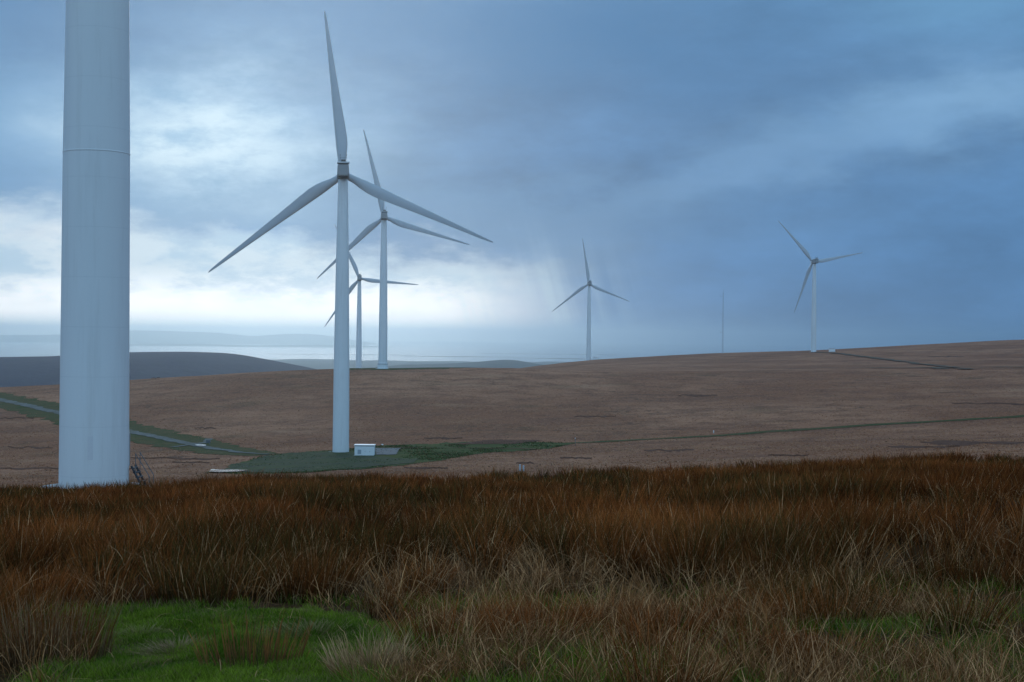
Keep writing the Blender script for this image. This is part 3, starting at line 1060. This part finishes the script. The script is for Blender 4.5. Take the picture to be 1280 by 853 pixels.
# ------------------------------------------------------------------ kiosks and posts
def make_kiosk(px, py, d, w, h, dep, label, detail=True, rz=0.0):
    p = pix(px, py, d)
    z = gz(p[0], p[1])
    root = empty('transformer_kiosk', (p[0], p[1], z), rz)
    tag(root, label, 'kiosk', 'transformer kiosks beside the turbines')
    body = MB().box((0, 0, h / 2), (w, dep, h)).build('body', M['white'], root, bevel=0.03)
    MB().box((0, 0, h + 0.10), (w + 0.3, dep + 0.3, 0.16)).build('roof', M['grey' if not detail else 'white'], root, bevel=0.02)
    MB().box((0, 0, -0.08), (w + 0.5, dep + 0.5, 0.4)).build('plinth', M['concrete'], root)
    if detail:
        MB().box((0, -dep / 2 - 0.012, h - 0.06), (w, 0.03, 0.13)).build('eaves_painted_shadow', M['dark'], body)  # dark strip standing in for the shadow under the roof edge
        v = MB().box((-w * 0.25, -dep / 2 - 0.02, 1.0), (0.85, 0.04, 1.0))
        v.build('vent_panel', M['post'], root)
        lo = MB()
        for k in range(6):
            lo.box((-w * 0.25, -dep / 2 - 0.055, 0.6 + k * 0.16), (0.78, 0.03, 0.05))
        lo.build('vent_louvres', M['grey'], root)
        for k in range(2):
            dd = MB().box((w * (0.10 + 0.24 * k), -dep / 2 - 0.018, 1.12), (w * 0.22, 0.03, 1.9)).build('door', M['white'], root, bevel=0.01)
            MB().box((w * (0.02 + 0.24 * k) + 0.1, -dep / 2 - 0.05, 1.1), (0.05, 0.05, 0.2)).build('handle', M['dark'], dd)
    return root


k2 = hit(456, 569.8, 300)
K2 = make_kiosk(456, 569.8, k2[1], 4.55, 2.45, 2.6, 'white transformer kiosk with a vent panel, on the green pad beside the tall turbine')
make_kiosk(744.5, 449, 1262, 4.5, 2.3, 2.6, 'pale kiosk right of the distant turbine on the low hump', False)
make_kiosk(1040, 438.5, 1068, 4.2, 2.4, 2.6, 'pale kiosk on the skyline right of the turbine on the right hill', False)


def post(name, px, py, h, r, mat, label, cat, d0=230, sq=False, group=None):
    x, y = hit(px, py, d0)
    root = empty(name, (x, y, gz(x, y)))
    tag(root, label, cat, group)
    if sq:
        MB().box((0, 0, h / 2 - 0.1), (2 * r, 2 * r, h + 0.2)).build('shaft', mat, root, bevel=0.01)
        MB().box((0, 0, h + 0.03), (2 * r + 0.06, 2 * r + 0.06, 0.07), taper=0.6).build('cap', mat, root)
    else:
        MB().tube((0, 0, -0.2), (0, 0, h), r, r * 0.8, 10).build('shaft', mat, root, True)
        MB().lathe([(r * 1.2, h - 0.28), (r * 1.2, h - 0.08)], 10).build('marker_band', M['white'], root)
    return root


post('marker_post', 649.9, 588.7, 1.15, 0.14, M['post'], 'left one of two short pale posts just above the rush tops, mid picture', 'post', sq=True, group='short pale posts on the moor')
post('marker_post', 654.4, 588.9, 0.95, 0.14, M['post'], 'right one of two short pale posts just above the rush tops, mid picture', 'post', sq=True, group='short pale posts on the moor')
post('marker_pole', 719, 558, 2.2, 0.07, M['rail'], 'thin upright marker pole where the green pad meets the green track', 'pole')
post('marker_post', 892, 541.5, 0.65, 0.11, M['white'], 'tiny white post beside the green track on the open moor', 'post', sq=True)
# sign where the side path joins the stone track
sx_, sy_ = hit(260, 557.5)
sg = empty('sign_board', (sx_, sy_, gz(sx_, sy_)))
tag(sg, 'small weathered grey board on two legs beside the stone track', 'sign')
for s in (-0.45, 0.45):
    MB().box((s, 0, 0.6), (0.1, 0.1, 1.5)).build('leg', M['rail'], sg)
MB().box((0, -0.08, 1.15), (1.1, 0.05, 0.8)).build('panel', M['rail'], sg, bevel=0.01)


# boulders
def boulder(px, py, s, lab, mat):
    x, y = hit(px, py)
    V = []; Fs = []
    nu, nv = 10, 7
    for a in range(nv):
        ph = math.pi * a / (nv - 1)
        for b in range(nu):
            t = 2 * math.pi * b / nu
            r = s * (1 + 0.22 * math.sin(3 * t + px) * math.sin(ph) + 0.1 * math.cos(5 * t))
            V.append((r * math.sin(ph) * math.cos(t), 0.8 * r * math.sin(ph) * math.sin(t), 0.7 * r * math.cos(ph) + 0.3 * s))
    for a in range(nv - 1):
        for b in range(nu):
            Fs.append([a * nu + b, a * nu + (b + 1) % nu, (a + 1) * nu + (b + 1) % nu, (a + 1) * nu + b][::-1])
    o = mesh_obj('boulder', V, Fs, mat, None, True)
    o.location = (x, y, gz(x, y))
    tag(o, lab, 'rock')


boulder(477.8, 556.6, 0.28, 'small white stone at the far edge of the green pad right of the kiosk', M['white'])


# ------------------------------------------------------------------ lattice met mast
def make_mast():
    p = pix(903.3, 442, 1230)
    z = gz(p[0], p[1])
    root = empty('met_mast', (p[0], p[1], z))
    tag(root, 'very thin lattice mast standing on the skyline between two turbines', 'mast')
    H = 52.0
    w0, w1 = 0.65, 0.30
    cor = [(math.cos(a), math.sin(a)) for a in (math.radians(90), math.radians(210), math.radians(330))]
    def P(k, z_):
        w = w0 + (w1 - w0) * z_ / H
        return (cor[k][0] * w, cor[k][1] * w, z_)
    for k in range(3):
        MB().tube(P(k, 0), P(k, H), 0.08, 0.05, 6).build('leg', M['post'], root)
    br = MB()
    zs = np.arange(0, H + 0.1, 2.0)
    for i in range(len(zs) - 1):
        for k in range(3):
            br.tube(P(k, zs[i]), P((k + 1) % 3, zs[i + 1]), 0.06, n=4)
            br.tube(P(k, zs[i + 1]), P((k + 1) % 3, zs[i + 1]), 0.05, n=4)
    br.build('bracing', M['post'], root)
    MB().tube((0, 0, H), (0, 0, H + 3.5), 0.08, 0.04, 6).build('spike', M['rail'], root)
    for zz in (18.0, 34.0, 49.0):
        b = MB().tube((0, 0, zz), (-2.4, -0.4, zz + 0.1), 0.05, n=5)
        b.tube((-2.4, -0.4, zz), (-2.4, -0.4, zz + 0.8), 0.08, n=5)
        b.build('instrument_boom', M['rail'], root)


make_mast()


# ------------------------------------------------------------------ rushes and grasses of the foreground
def blades(name, base, h, w, az, lean, curl, cb, ct, seg=3, mat=None, flat=None):
    """base (n,3); h height; w width; az lean direction; lean, curl amounts; colours at foot and tip"""
    n = len(base)
    fa = rng.uniform(0, np.pi, n)
    # most blades show some width to any side
    wx, wy = np.cos(fa), np.sin(fa)
    dx, dy = np.cos(az), np.sin(az)
    ts = np.linspace(0, 1, seg + 1)
    V = np.zeros((n, 2 * seg + 1, 3), np.float32)
    Cc = np.ones((n, 2 * seg + 1, 4), np.float32)
    for k, t in enumerate(ts):
        off = h * (lean * t + curl * t * t)
        zz = h * t * np.sqrt(np.clip(1 - (lean + curl * t) ** 2 * 0.45, 0.15, 1))
        cx = base[:, 0] + dx * off; cy = base[:, 1] + dy * off; cz = base[:, 2] + zz
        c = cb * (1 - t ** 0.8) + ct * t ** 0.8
        if k < seg:
            ww = w * (1 - 0.55 * t) / 2
            V[:, 2 * k, 0] = cx - wx * ww; V[:, 2 * k, 1] = cy - wy * ww; V[:, 2 * k, 2] = cz
            V[:, 2 * k + 1, 0] = cx + wx * ww; V[:, 2 * k + 1, 1] = cy + wy * ww; V[:, 2 * k + 1, 2] = cz
            Cc[:, 2 * k, :3] = c; Cc[:, 2 * k + 1, :3] = c
        else:
            V[:, 2 * k, 0] = cx; V[:, 2 * k, 1] = cy; V[:, 2 * k, 2] = cz
            Cc[:, 2 * k, :3] = c
    m_ = 2 * seg + 1
    b0 = (np.arange(n) * m_)[:, None]
    quads = [b0 + np.array([[2 * k, 2 * k + 1, 2 * k + 3, 2 * k + 2]]) for k in range(seg - 1)]
    tris = b0 + np.array([[2 * seg - 2, 2 * seg - 1, 2 * seg]])
    fl = ([np.concatenate(quads)] if quads else []) + [tris]
    return raw_mesh(name, V.reshape(-1, 3), fl, mat, Cc.reshape(-1, 4))


def fg_xy(px, py):
    """where the sight line meets the foreground ground"""
    return hit(px, py, 3.0, 70.0)


def in_poly(x, y, pts):
    c = np.zeros(x.shape, bool)
    n = len(pts)
    for i in range(n):
        xa, ya = pts[i]; xb, yb = pts[(i + 1) % n]
        if ya == yb: continue
        c ^= ((ya > y) != (yb > y)) & (x < (xb - xa) * (y - ya) / (yb - ya) + xa)
    return c


def in_lawn(x, y):
    return in_poly(x + 0.38 * fbm(x / 0.9, y / 1.2, 151, 3), y + 0.75 * fbm(x / 0.8, y / 1.1, 152, 3), LAWN)


LAWN = [fg_xy(*q) for q in [(85, 980), (95, 853), (108, 812), (140, 778), (220, 768), (300, 765), (370, 764), (430, 768), (485, 782), (462, 812), (438, 853), (430, 980)]]


def sample_fan(n, d0, d1, half=0.47, power=1.0):
    """points spread over the fan in front of the camera; power<1 crowds them nearer"""
    u = rng.uniform(0, 1, n)
    d = d0 * (d1 / d0) ** (u ** power)
    a = rng.uniform(-half, half, n)
    return d * a, d


def lean_dir(x, y, seed):
    return np.pi * (0.5 + 1.0 * vnoise(x / 2.0, y / 2.0, seed))


def rush_zone(x, y):
    """how thickly rushes grow, 0..1"""
    px = 640 + F * x / y
    front = np.interp(px, [0, 110, 140, 440, 520, 700, 850, 1000, 1280], [11.5, 12.0, 15.2, 15.0, 15.6, 17.5, 15.5, 14.5, 13.5])
    front = front + 1.3 * fbm(x / 1.1, y / 1.1, 71, 3)
    z = np.clip((y - front) / 1.5, 0, 1)
    z = np.maximum(z, np.where(px > 445, 0.30, 0.12) * (y > 8.5))
    z = np.where(in_lawn(x, y), 0, z)
    patch = fbm(x / 3.2, y / 4.5, 73, 3)
    dens = z * np.clip(0.66 + 1.8 * patch, 0.20, 1.0)
    return dens


def build_rushes():
    # clump centres
    n = 9600
    d = np.sqrt(rng.uniform(7.5 ** 2, 74 ** 2, n)); a = rng.uniform(-0.60, 0.60, n)
    x = d * a; y = d
    keep = rng.uniform(0, 1, n) < rush_zone(x, y) * np.interp(y, [7, 60, 66, 74], [1, 1, 0.7, 0.12])
    # thinner and lower round the near tower's foot
    near_t = np.hypot(x - T1.location.x, y - T1.location.y) < 4.5
    keep &= ~near_t
    x, y = x[keep], y[keep]
    m_ = len(x)
    big = fbm(x / 7, y / 10, 77, 3)
    hgt = 0.70 + 0.20 * big + 0.22 * fbm(x / 2.4, y / 3.4, 78, 2) + rng.normal(0, 0.10, m_)
    rad = rng.uniform(0.20, 0.46, m_)
    hgt = hgt * np.where((y < 16.5) & (640 + F * x / y > 445), 0.68, 1.0)
    tone = np.clip(0.5 + 0.75 * fbm(x / 3.5, y / 6, 79, 3) + rng.normal(0, 0.18, m_), 0, 1)
    cnt = (np.interp(y, [8, 14, 20, 35, 74], [260, 230, 150, 80, 52])).astype(int)
    idx = np.repeat(np.arange(m_), cnt)
    N = len(idx)
    rr = rad[idx] * np.sqrt(rng.uniform(0, 1, N)); ta = rng.uniform(0, 2 * np.pi, N)
    bx = x[idx] + rr * np.cos(ta); by = y[idx] + rr * np.sin(ta)
    ok = ~in_lawn(bx, by)
    idx, rr, ta, bx, by = idx[ok], rr[ok], ta[ok], bx[ok], by[ok]
    N = len(idx)
    bz = ground(bx, by) - 0.02
    dist = by
    edge = np.interp(rr / rad[idx], [0, 1], [1.0, 0.78])
    h = hgt[idx] * edge * rng.uniform(0.62, 1.12, N)
    lean = 0.10 + 0.34 * rr / rad[idx] + rng.normal(0, 0.06, N)
    azz = ta + rng.normal(0, 0.5, N)
    # a steady lean with the wind from the left
    curl = rng.uniform(0.0, 0.28, N)
    wdir = 0.05
    lx = np.cos(azz) * lean + wdir; ly = np.sin(azz) * lean
    azz = np.arctan2(ly, lx); lean = np.hypot(lx, ly)
    wd = np.maximum(0.0042, dist * 0.00042) * rng.uniform(0.7, 1.4, N)
    t = tone[idx][:, None] + rng.normal(0, 0.12, (N, 1)); t = np.clip(t, 0, 1)
    rust = np.array([0.235, 0.056, 0.013]); rust2 = np.array([0.430, 0.130, 0.032]); olive = np.array([0.090, 0.056, 0.015]); straw = np.array([0.66, 0.36, 0.17])
    tip = rust * (1 - t) + rust2 * t
    dk = np.clip(0.35 + 1.6 * fbm(x / 2.6, y / 3.6, 87, 3), 0, 1)[idx][:, None]
    tip = tip * (0.55 + 0.60 * dk)
    g_ = (rng.uniform(0, 1, N) < np.clip(0.14 + 1.5 * fbm(bx / 3.5, by / 5.5, 83, 3), 0.05, 0.6))[:, None]
    tip = np.where(g_, olive * (0.8 + 0.5 * t), tip)
    s_ = (rng.uniform(0, 1, N) < np.interp(by, [10, 30, 70], [0.06, 0.03, 0.015]))[:, None]
    tip = np.where(s_, straw, tip) * rng.uniform(0.30, 1.85, (N, 1))
    foot = np.array([0.016, 0.009, 0.003]) * (1 + 0.6 * t)  # brown feet, darkened further to paint in the shade between clumps
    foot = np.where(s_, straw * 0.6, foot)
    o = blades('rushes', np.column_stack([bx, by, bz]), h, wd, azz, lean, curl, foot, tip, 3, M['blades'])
    tag(o, kind='stuff')
    print('rush blades', N)


def build_dead_grass():
    """bleached moor grass between and in front of the rushes"""
    n = 9100
    x, y = sample_fan(n, 8.0, 70, 0.60, 1.0)
    px = 640 + F * x / y
    pale = np.clip((px - 380) / 160, 0, 1) * np.clip((np.interp(px, [440, 800, 950, 1280], [26, 23, 18, 17]) - y) / 6, 0, 1)
    pale2 = 0.35 * np.clip((22 - y) / 6, 0, 1)
    far = 0.22 + 0.12 * np.clip(fbm(x / 4, y / 6, 91, 2), 0, 1)
    pr = np.maximum(np.maximum(pale, pale2), far)
    pr = pr * np.clip(0.62 + 1.7 * fbm(x / 1.2, y / 1.6, 93, 3), 0.02, 1)
    keep = (rng.uniform(0, 1, n) < pr) & ~in_lawn(x, y)
    x, y, pr = x[keep], y[keep], pr[keep]
    m_ = len(x)
    cnt = np.interp(y, [8, 14, 25, 70], [30, 27, 20, 12]).astype(int)
    idx = np.repeat(np.arange(m_), cnt)
    N = len(idx)
    rad = rng.uniform(0.08, 0.30, m_)
    rr = rad[idx] * np.sqrt(rng.uniform(0, 1, N)); ta = rng.uniform(0, 2 * np.pi, N)
    bx = x[idx] + rr * np.cos(ta); by = y[idx] + rr * np.sin(ta)
    ok = ~in_lawn(bx, by)
    idx, rr, ta, bx, by = idx[ok], rr[ok], ta[ok], bx[ok], by[ok]
    N = len(idx)
    bz = ground(bx, by) - 0.01
    hh = (0.36 + 0.10 * rng.normal(0, 1, m_)).clip(0.15, 0.62)
    h = hh[idx] * rng.uniform(0.5, 1.35, N) * np.interp(by, [8, 11, 16], [0.55, 0.72, 1.0])
    ld = rng.uniform(0, 2 * np.pi, m_)
    az = ld[idx] + rng.normal(0, 0.9, N)
    lean = rng.uniform(0.05, 0.55, N); curl = rng.uniform(0.0, 0.75, N)
    wd = np.maximum(0.0046, by * 0.00036) * rng.uniform(0.6, 1.8, N)
    tone = rng.uniform(0, 1, m_)[idx][:, None] * 0.6 + rng.uniform(0, 0.4, (N, 1))
    straw = np.array([0.80, 0.41, 0.18]); dull = np.array([0.260, 0.090, 0.022]); pink = np.array([0.55, 0.25, 0.13])
    bright = rng.uniform(0, 1, (N, 1)) < 0.30
    tone = np.where(bright, 0.75 + 0.5 * tone, 0.45 * tone ** 1.5)
    tip = (dull * (1 - tone) + straw * tone) * rng.uniform(0.6, 1.55, (N, 1))
    tip = np.where((rng.uniform(0, 1, m_) < 0.3)[idx][:, None], tip * 0.6 + pink * 0.4 * (0.3 + tone), tip)
    foot = tip * 0.16  # shade low between the stems is painted into the feet
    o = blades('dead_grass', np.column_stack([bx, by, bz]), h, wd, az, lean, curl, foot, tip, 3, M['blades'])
    tag(o, kind='stuff')
    # snapped and bent stems lying over the rest
    n = 11500
    x, y = sample_fan(n, 8.5, 34, 0.60, 0.8)
    px = 640 + F * x / y
    keep = (rng.uniform(0, 1, n) < np.where(px > 420, 0.9, 0.35) * np.clip(0.5 + 1.2 * fbm(x / 1.5, y / 2, 161, 3), 0.05, 1))
    il = in_lawn(x, y)
    keep &= ~il | (rng.uniform(0, 1, n) < 0.8)
    x, y = x[keep], y[keep]; N = len(x)
    tip = np.array([0.84, 0.45, 0.21]) * rng.uniform(0.35, 1.1, (N, 1))
    o = blades('bent_stems', np.column_stack([x, y, ground(x, y) + rng.uniform(0, 0.22, N) * np.where(in_lawn(x, y), 0.15, 1.0)]), rng.uniform(0.14, 0.46, N) * np.interp(y, [8, 16], [0.6, 1.0]) * np.where(in_lawn(x, y), 0.45, 1.0),
               np.maximum(0.0045, y * 0.0004) * rng.uniform(0.8, 1.5, N), rng.uniform(0, 2 * np.pi, N),
               rng.uniform(0.1, 0.7, N), rng.uniform(0.6, 1.7, N), tip * 0.5, tip, 4, M['blades'])
    tag(o, kind='stuff')


def build_short_grass():
    """close green turf of the clearing and the green flushes among the dead grass"""
    n = 540000
    d = np.sqrt(rng.uniform(7.0 ** 2, 21.0 ** 2, n)); a = rng.uniform(-0.60, 0.60, n)
    x = d * a; y = d
    lx = np.array(LAWN)
    x = np.concatenate([x, rng.uniform(lx[:, 0].min(), lx[:, 0].max(), 230000)])
    y = np.concatenate([y, rng.uniform(7.5, lx[:, 1].max(), 230000)])
    n = len(x)
    px = 640 + F * x / y
    lawn = in_lawn(x, y)
    gp = np.clip(0.48 + 1.7 * fbm(x / 0.7, y / 1.0, 101, 4), 0, 1) * np.clip((17.0 - y) / 4.5, 0, 1)
    keep = lawn | (rng.uniform(0, 1, n) < gp * 0.8)
    x, y, lawn = x[keep], y[keep], lawn[keep]
    N = len(x)
    bz = ground(x, y) - 0.005
    hum = np.clip(fbm(x / 0.5, y / 0.5, 103, 2), -0.4, 1)
    h = np.where(lawn, 0.058 + 0.05 * hum, 0.11 + 0.05 * hum) * rng.uniform(0.6, 1.5, N)
    wd = np.maximum(0.0050, y * 0.00046) * rng.uniform(0.6, 1.5, N)
    t = np.clip(0.42 + 0.9 * fbm(x / 0.45, y / 0.6, 107, 4) + rng.normal(0, 0.28, N), 0, 1)[:, None]
    ga = np.array([0.073, 0.135, 0.011]); gb = np.array([0.240, 0.305, 0.030]); dead = np.array([0.30, 0.20, 0.10])
    tip = (ga * (1 - t) + gb * t) * rng.uniform(0.5, 1.6, (N, 1))
    dd = (rng.uniform(0, 1, N) < np.where(lawn, 0.07 + 0.45 * np.clip(fbm(x / 0.7, y / 0.8, 111, 3), 0, 1), 0.22))[:, None]
    tip = np.where(dd, dead, tip)
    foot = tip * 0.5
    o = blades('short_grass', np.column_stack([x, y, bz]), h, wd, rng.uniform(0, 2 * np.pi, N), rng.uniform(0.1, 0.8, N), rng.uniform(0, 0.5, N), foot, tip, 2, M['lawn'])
    tag(o, kind='stuff')
    # a green base sheet under the blades of the clearing
    drape('turf_clearing', LAWN, M['clearing'], 0.012, cell=(0.08, 0.08), wob=-0.1)
    print('green blades', N)


def tuft(name, px, py, radius, height, count, tipc, footc, label, cat, spread=0.5, curl=(0.0, 0.3), wid=0.0042, sx=1.0, mixc=None, group=None):
    """one tussock standing by itself"""
    x, y = fg_xy(px, py)
    n = count
    rr = radius * np.sqrt(rng.uniform(0, 1, n)); ta = rng.uniform(0, 2 * np.pi, n)
    bx = x + rr * np.cos(ta) * sx; by = y + rr * np.sin(ta)
    bz = ground(bx, by) - 0.01
    h = height * rng.uniform(0.45, 1.1, n) * np.interp(rr / radius, [0, 1], [1, 0.75])
    lean = spread * rr / radius * 0.8 + rng.uniform(0, 0.12, n)
    tp = np.array(tipc) * rng.uniform(0.6, 1.35, (n, 1))
    if mixc is not None:
        tp = np.where((rng.uniform(0, 1, n) < mixc[0])[:, None], np.array(mixc[1]) * rng.uniform(0.7, 1.2, (n, 1)), tp)
    o = blades(name, np.column_stack([bx, by, bz]), h, wid * rng.uniform(0.7, 1.4, n), ta + rng.normal(0, 0.5, n), lean,
               rng.uniform(curl[0], curl[1], n), np.array(footc) * np.ones((n, 1)), tp, 4, M['blades'])
    tag(o, label, cat, group)
    return o


def build_moor_tussocks():
    n = 330000
    y = np.sqrt(rng.uniform(215.0 ** 2, 640.0 ** 2, n)); x = y * rng.uniform(-0.42, 0.42, n)
    dens = np.clip(0.7 + 0.9 * fbm(x / 14, y / 20, 131, 3), 0.05, 1) * np.interp(y, [215, 330, 640], [1, 0.9, 0.12])
    pxs, pys = np.array(pad).T
    inside = in_poly(x + 3.0 * fbm(x / 4, y / 5, 133, 3), y + 4.0 * fbm(x / 4, y / 5, 134, 3), pad)
    dt = np.full(n, 1e9)
    for line, off in ((tl, 0.0), (gt_line, 4.0)) + tuple((h, 4.6) for h in hag_lines):
        L_ = np.array(line)
        for i in range(len(L_) - 1):
            a, b = L_[i], L_[i + 1]
            ab = b - a; t = np.clip(((x - a[0]) * ab[0] + (y - a[1]) * ab[1]) / (ab @ ab), 0, 1)
            dt = np.minimum(dt, off + np.hypot(x - a[0] - t * ab[0], (y - a[1] - t * ab[1]) * (0.45 if off > 4.5 else 1.0)))
    keep = (rng.uniform(0, 1, n) < dens) & ~(inside & (rng.uniform(0, 1, n) > 0.012)) & (dt > 5.5 + 3 * fbm(x / 5, y / 5, 135, 2))
    keep &= np.hypot(x - T2.location.x, y - T2.location.y) > 6
    x, y = x[keep], y[keep]; N = len(x)
    t = np.clip(0.5 + 0.8 * fbm(x / 9, y / 14, 137, 3) + rng.normal(0, 0.3, N), 0, 1)[:, None]
    tip = np.array([0.34, 0.145, 0.074]) * (1 - t) + np.array([0.58, 0.31, 0.175]) * t
    blk = (rng.uniform(0, 1, N) < 0.03)[:, None]
    tip = np.where(blk, np.array([0.085, 0.045, 0.030]), tip)
    o = blades('moor_tussocks', np.column_stack([x, y, ground(x, y) - 0.03]), rng.uniform(0.08, 0.26, N) * np.interp(y, [215, 400], [1.2, 0.8]), rng.uniform(0.15, 0.55, N),
               rng.uniform(0, 2 * np.pi, N), rng.uniform(0, 0.5, N), rng.uniform(0, 0.5, N), tip * 0.85, tip, 2, M['blades'])
    tag(o, kind='stuff')
    # short sedge and grass breaking up the green pad and the verges
    P_ = np.array(pad); n = 60000
    x = rng.uniform(P_[:, 0].min(), P_[:, 0].max(), n); y = rng.uniform(P_[:, 1].min(), P_[:, 1].max(), n)
    dens = np.clip(0.25 + 1.5 * fbm(x / 7, y / 9, 141, 4), 0, 1) * np.where(in_poly(x, y, gravel), 0.35, 1.0)
    keep = in_poly(x, y, pad) & (rng.uniform(0, 1, n) < dens)
    keep &= (np.hypot(x - T2.location.x, y - T2.location.y) > 2.6) & ~((abs(x - K2.location.x) < 2.7) & (abs(y - K2.location.y) < 1.8))
    x, y = x[keep], y[keep]; N = len(x)
    c = rng.uniform(0, 1, (N, 1))
    tip = np.where(c < 0.55, np.array([0.050, 0.095, 0.028]), np.where(c < 0.8, np.array([0.10, 0.115, 0.04]), np.array([0.20, 0.12, 0.065]))) * rng.uniform(0.6, 1.3, (N, 1))
    o = blades('pad_grass', np.column_stack([x, y, ground(x, y) + 0.08]), rng.uniform(0.08, 0.26, N), rng.uniform(0.15, 0.5, N),
               rng.uniform(0, 2 * np.pi, N), rng.uniform(0, 0.5, N), rng.uniform(0, 0.5, N), tip * 0.8, tip, 2, M['blades'])
    tag(o, kind='stuff')


build_moor_tussocks()
build_rushes()
build_dead_grass()
build_short_grass()
RUST = (0.24, 0.070, 0.018); STRAW = (0.45, 0.28, 0.15); OL = (0.08, 0.075, 0.018)
tuft('rush_tuft', 314, 832, 0.32, 0.50, 210, (0.42, 0.15, 0.045), (0.10, 0.07, 0.03), 'sparse tuft of upright brown rushes standing on the green clearing', 'rush tuft', 0.32, (0, 0.12), wid=0.007, sx=1.25, mixc=(0.25, OL))
tuft('rush_tuft', 60, 826, 0.50, 0.68, 1100, RUST, (0.06, 0.04, 0.02), 'big dense clump of brown rushes at the left edge of the green clearing', 'rush tuft', 0.16, (0, 0.18), mixc=(0.25, STRAW))
tuft('grass_tussock', 222, 818, 0.26, 0.20, 700, STRAW, (0.12, 0.10, 0.05), 'low bleached tussock on the clearing, left of the upright brown tuft', 'grass tussock', 1.0, (0.3, 0.9))
tuft('grass_tussock', 176, 796, 0.24, 0.15, 500, (0.36, 0.27, 0.12), (0.10, 0.10, 0.03), 'small pale tussock at the far left corner of the green clearing', 'grass tussock', 1.0, (0.3, 0.9))
tuft('grass_tussock', 388, 796, 0.34, 0.20, 800, (0.40, 0.28, 0.13), (0.10, 0.10, 0.03), 'pale spreading tussock at the far right corner of the green clearing', 'grass tussock', 1.0, (0.3, 0.9), sx=1.3)
tuft('grass_tussock', 458, 850, 0.26, 0.42, 380, (0.62, 0.36, 0.18), (0.12, 0.07, 0.03), 'stiff dead straw coloured tussock at the right edge of the green clearing', 'grass tussock', 0.4, (0, 0.4), wid=0.0065)

# ------------------------------------------------------------------ the moist air
def make_haze():
    R_, top, bot = 46500.0, 175.0, -245.0
    o = MB().box((0, 0, (top + bot) / 2), (2 * R_, 2 * R_, top - bot))
    mt, g, out = new_mat('haze_air')
    pv = g.n('ShaderNodeVolumePrincipled')
    pv.inputs['Color'].default_value = (0.76, 0.92, 1.0, 1)
    pv.inputs['Density'].default_value = 0.000078
    pv.inputs['Anisotropy'].default_value = 0.90
    g.link(pv.outputs[0], out.inputs['Volume'])
    h = o.build('haze', mt)
    tag(h, kind='stuff')


make_haze()
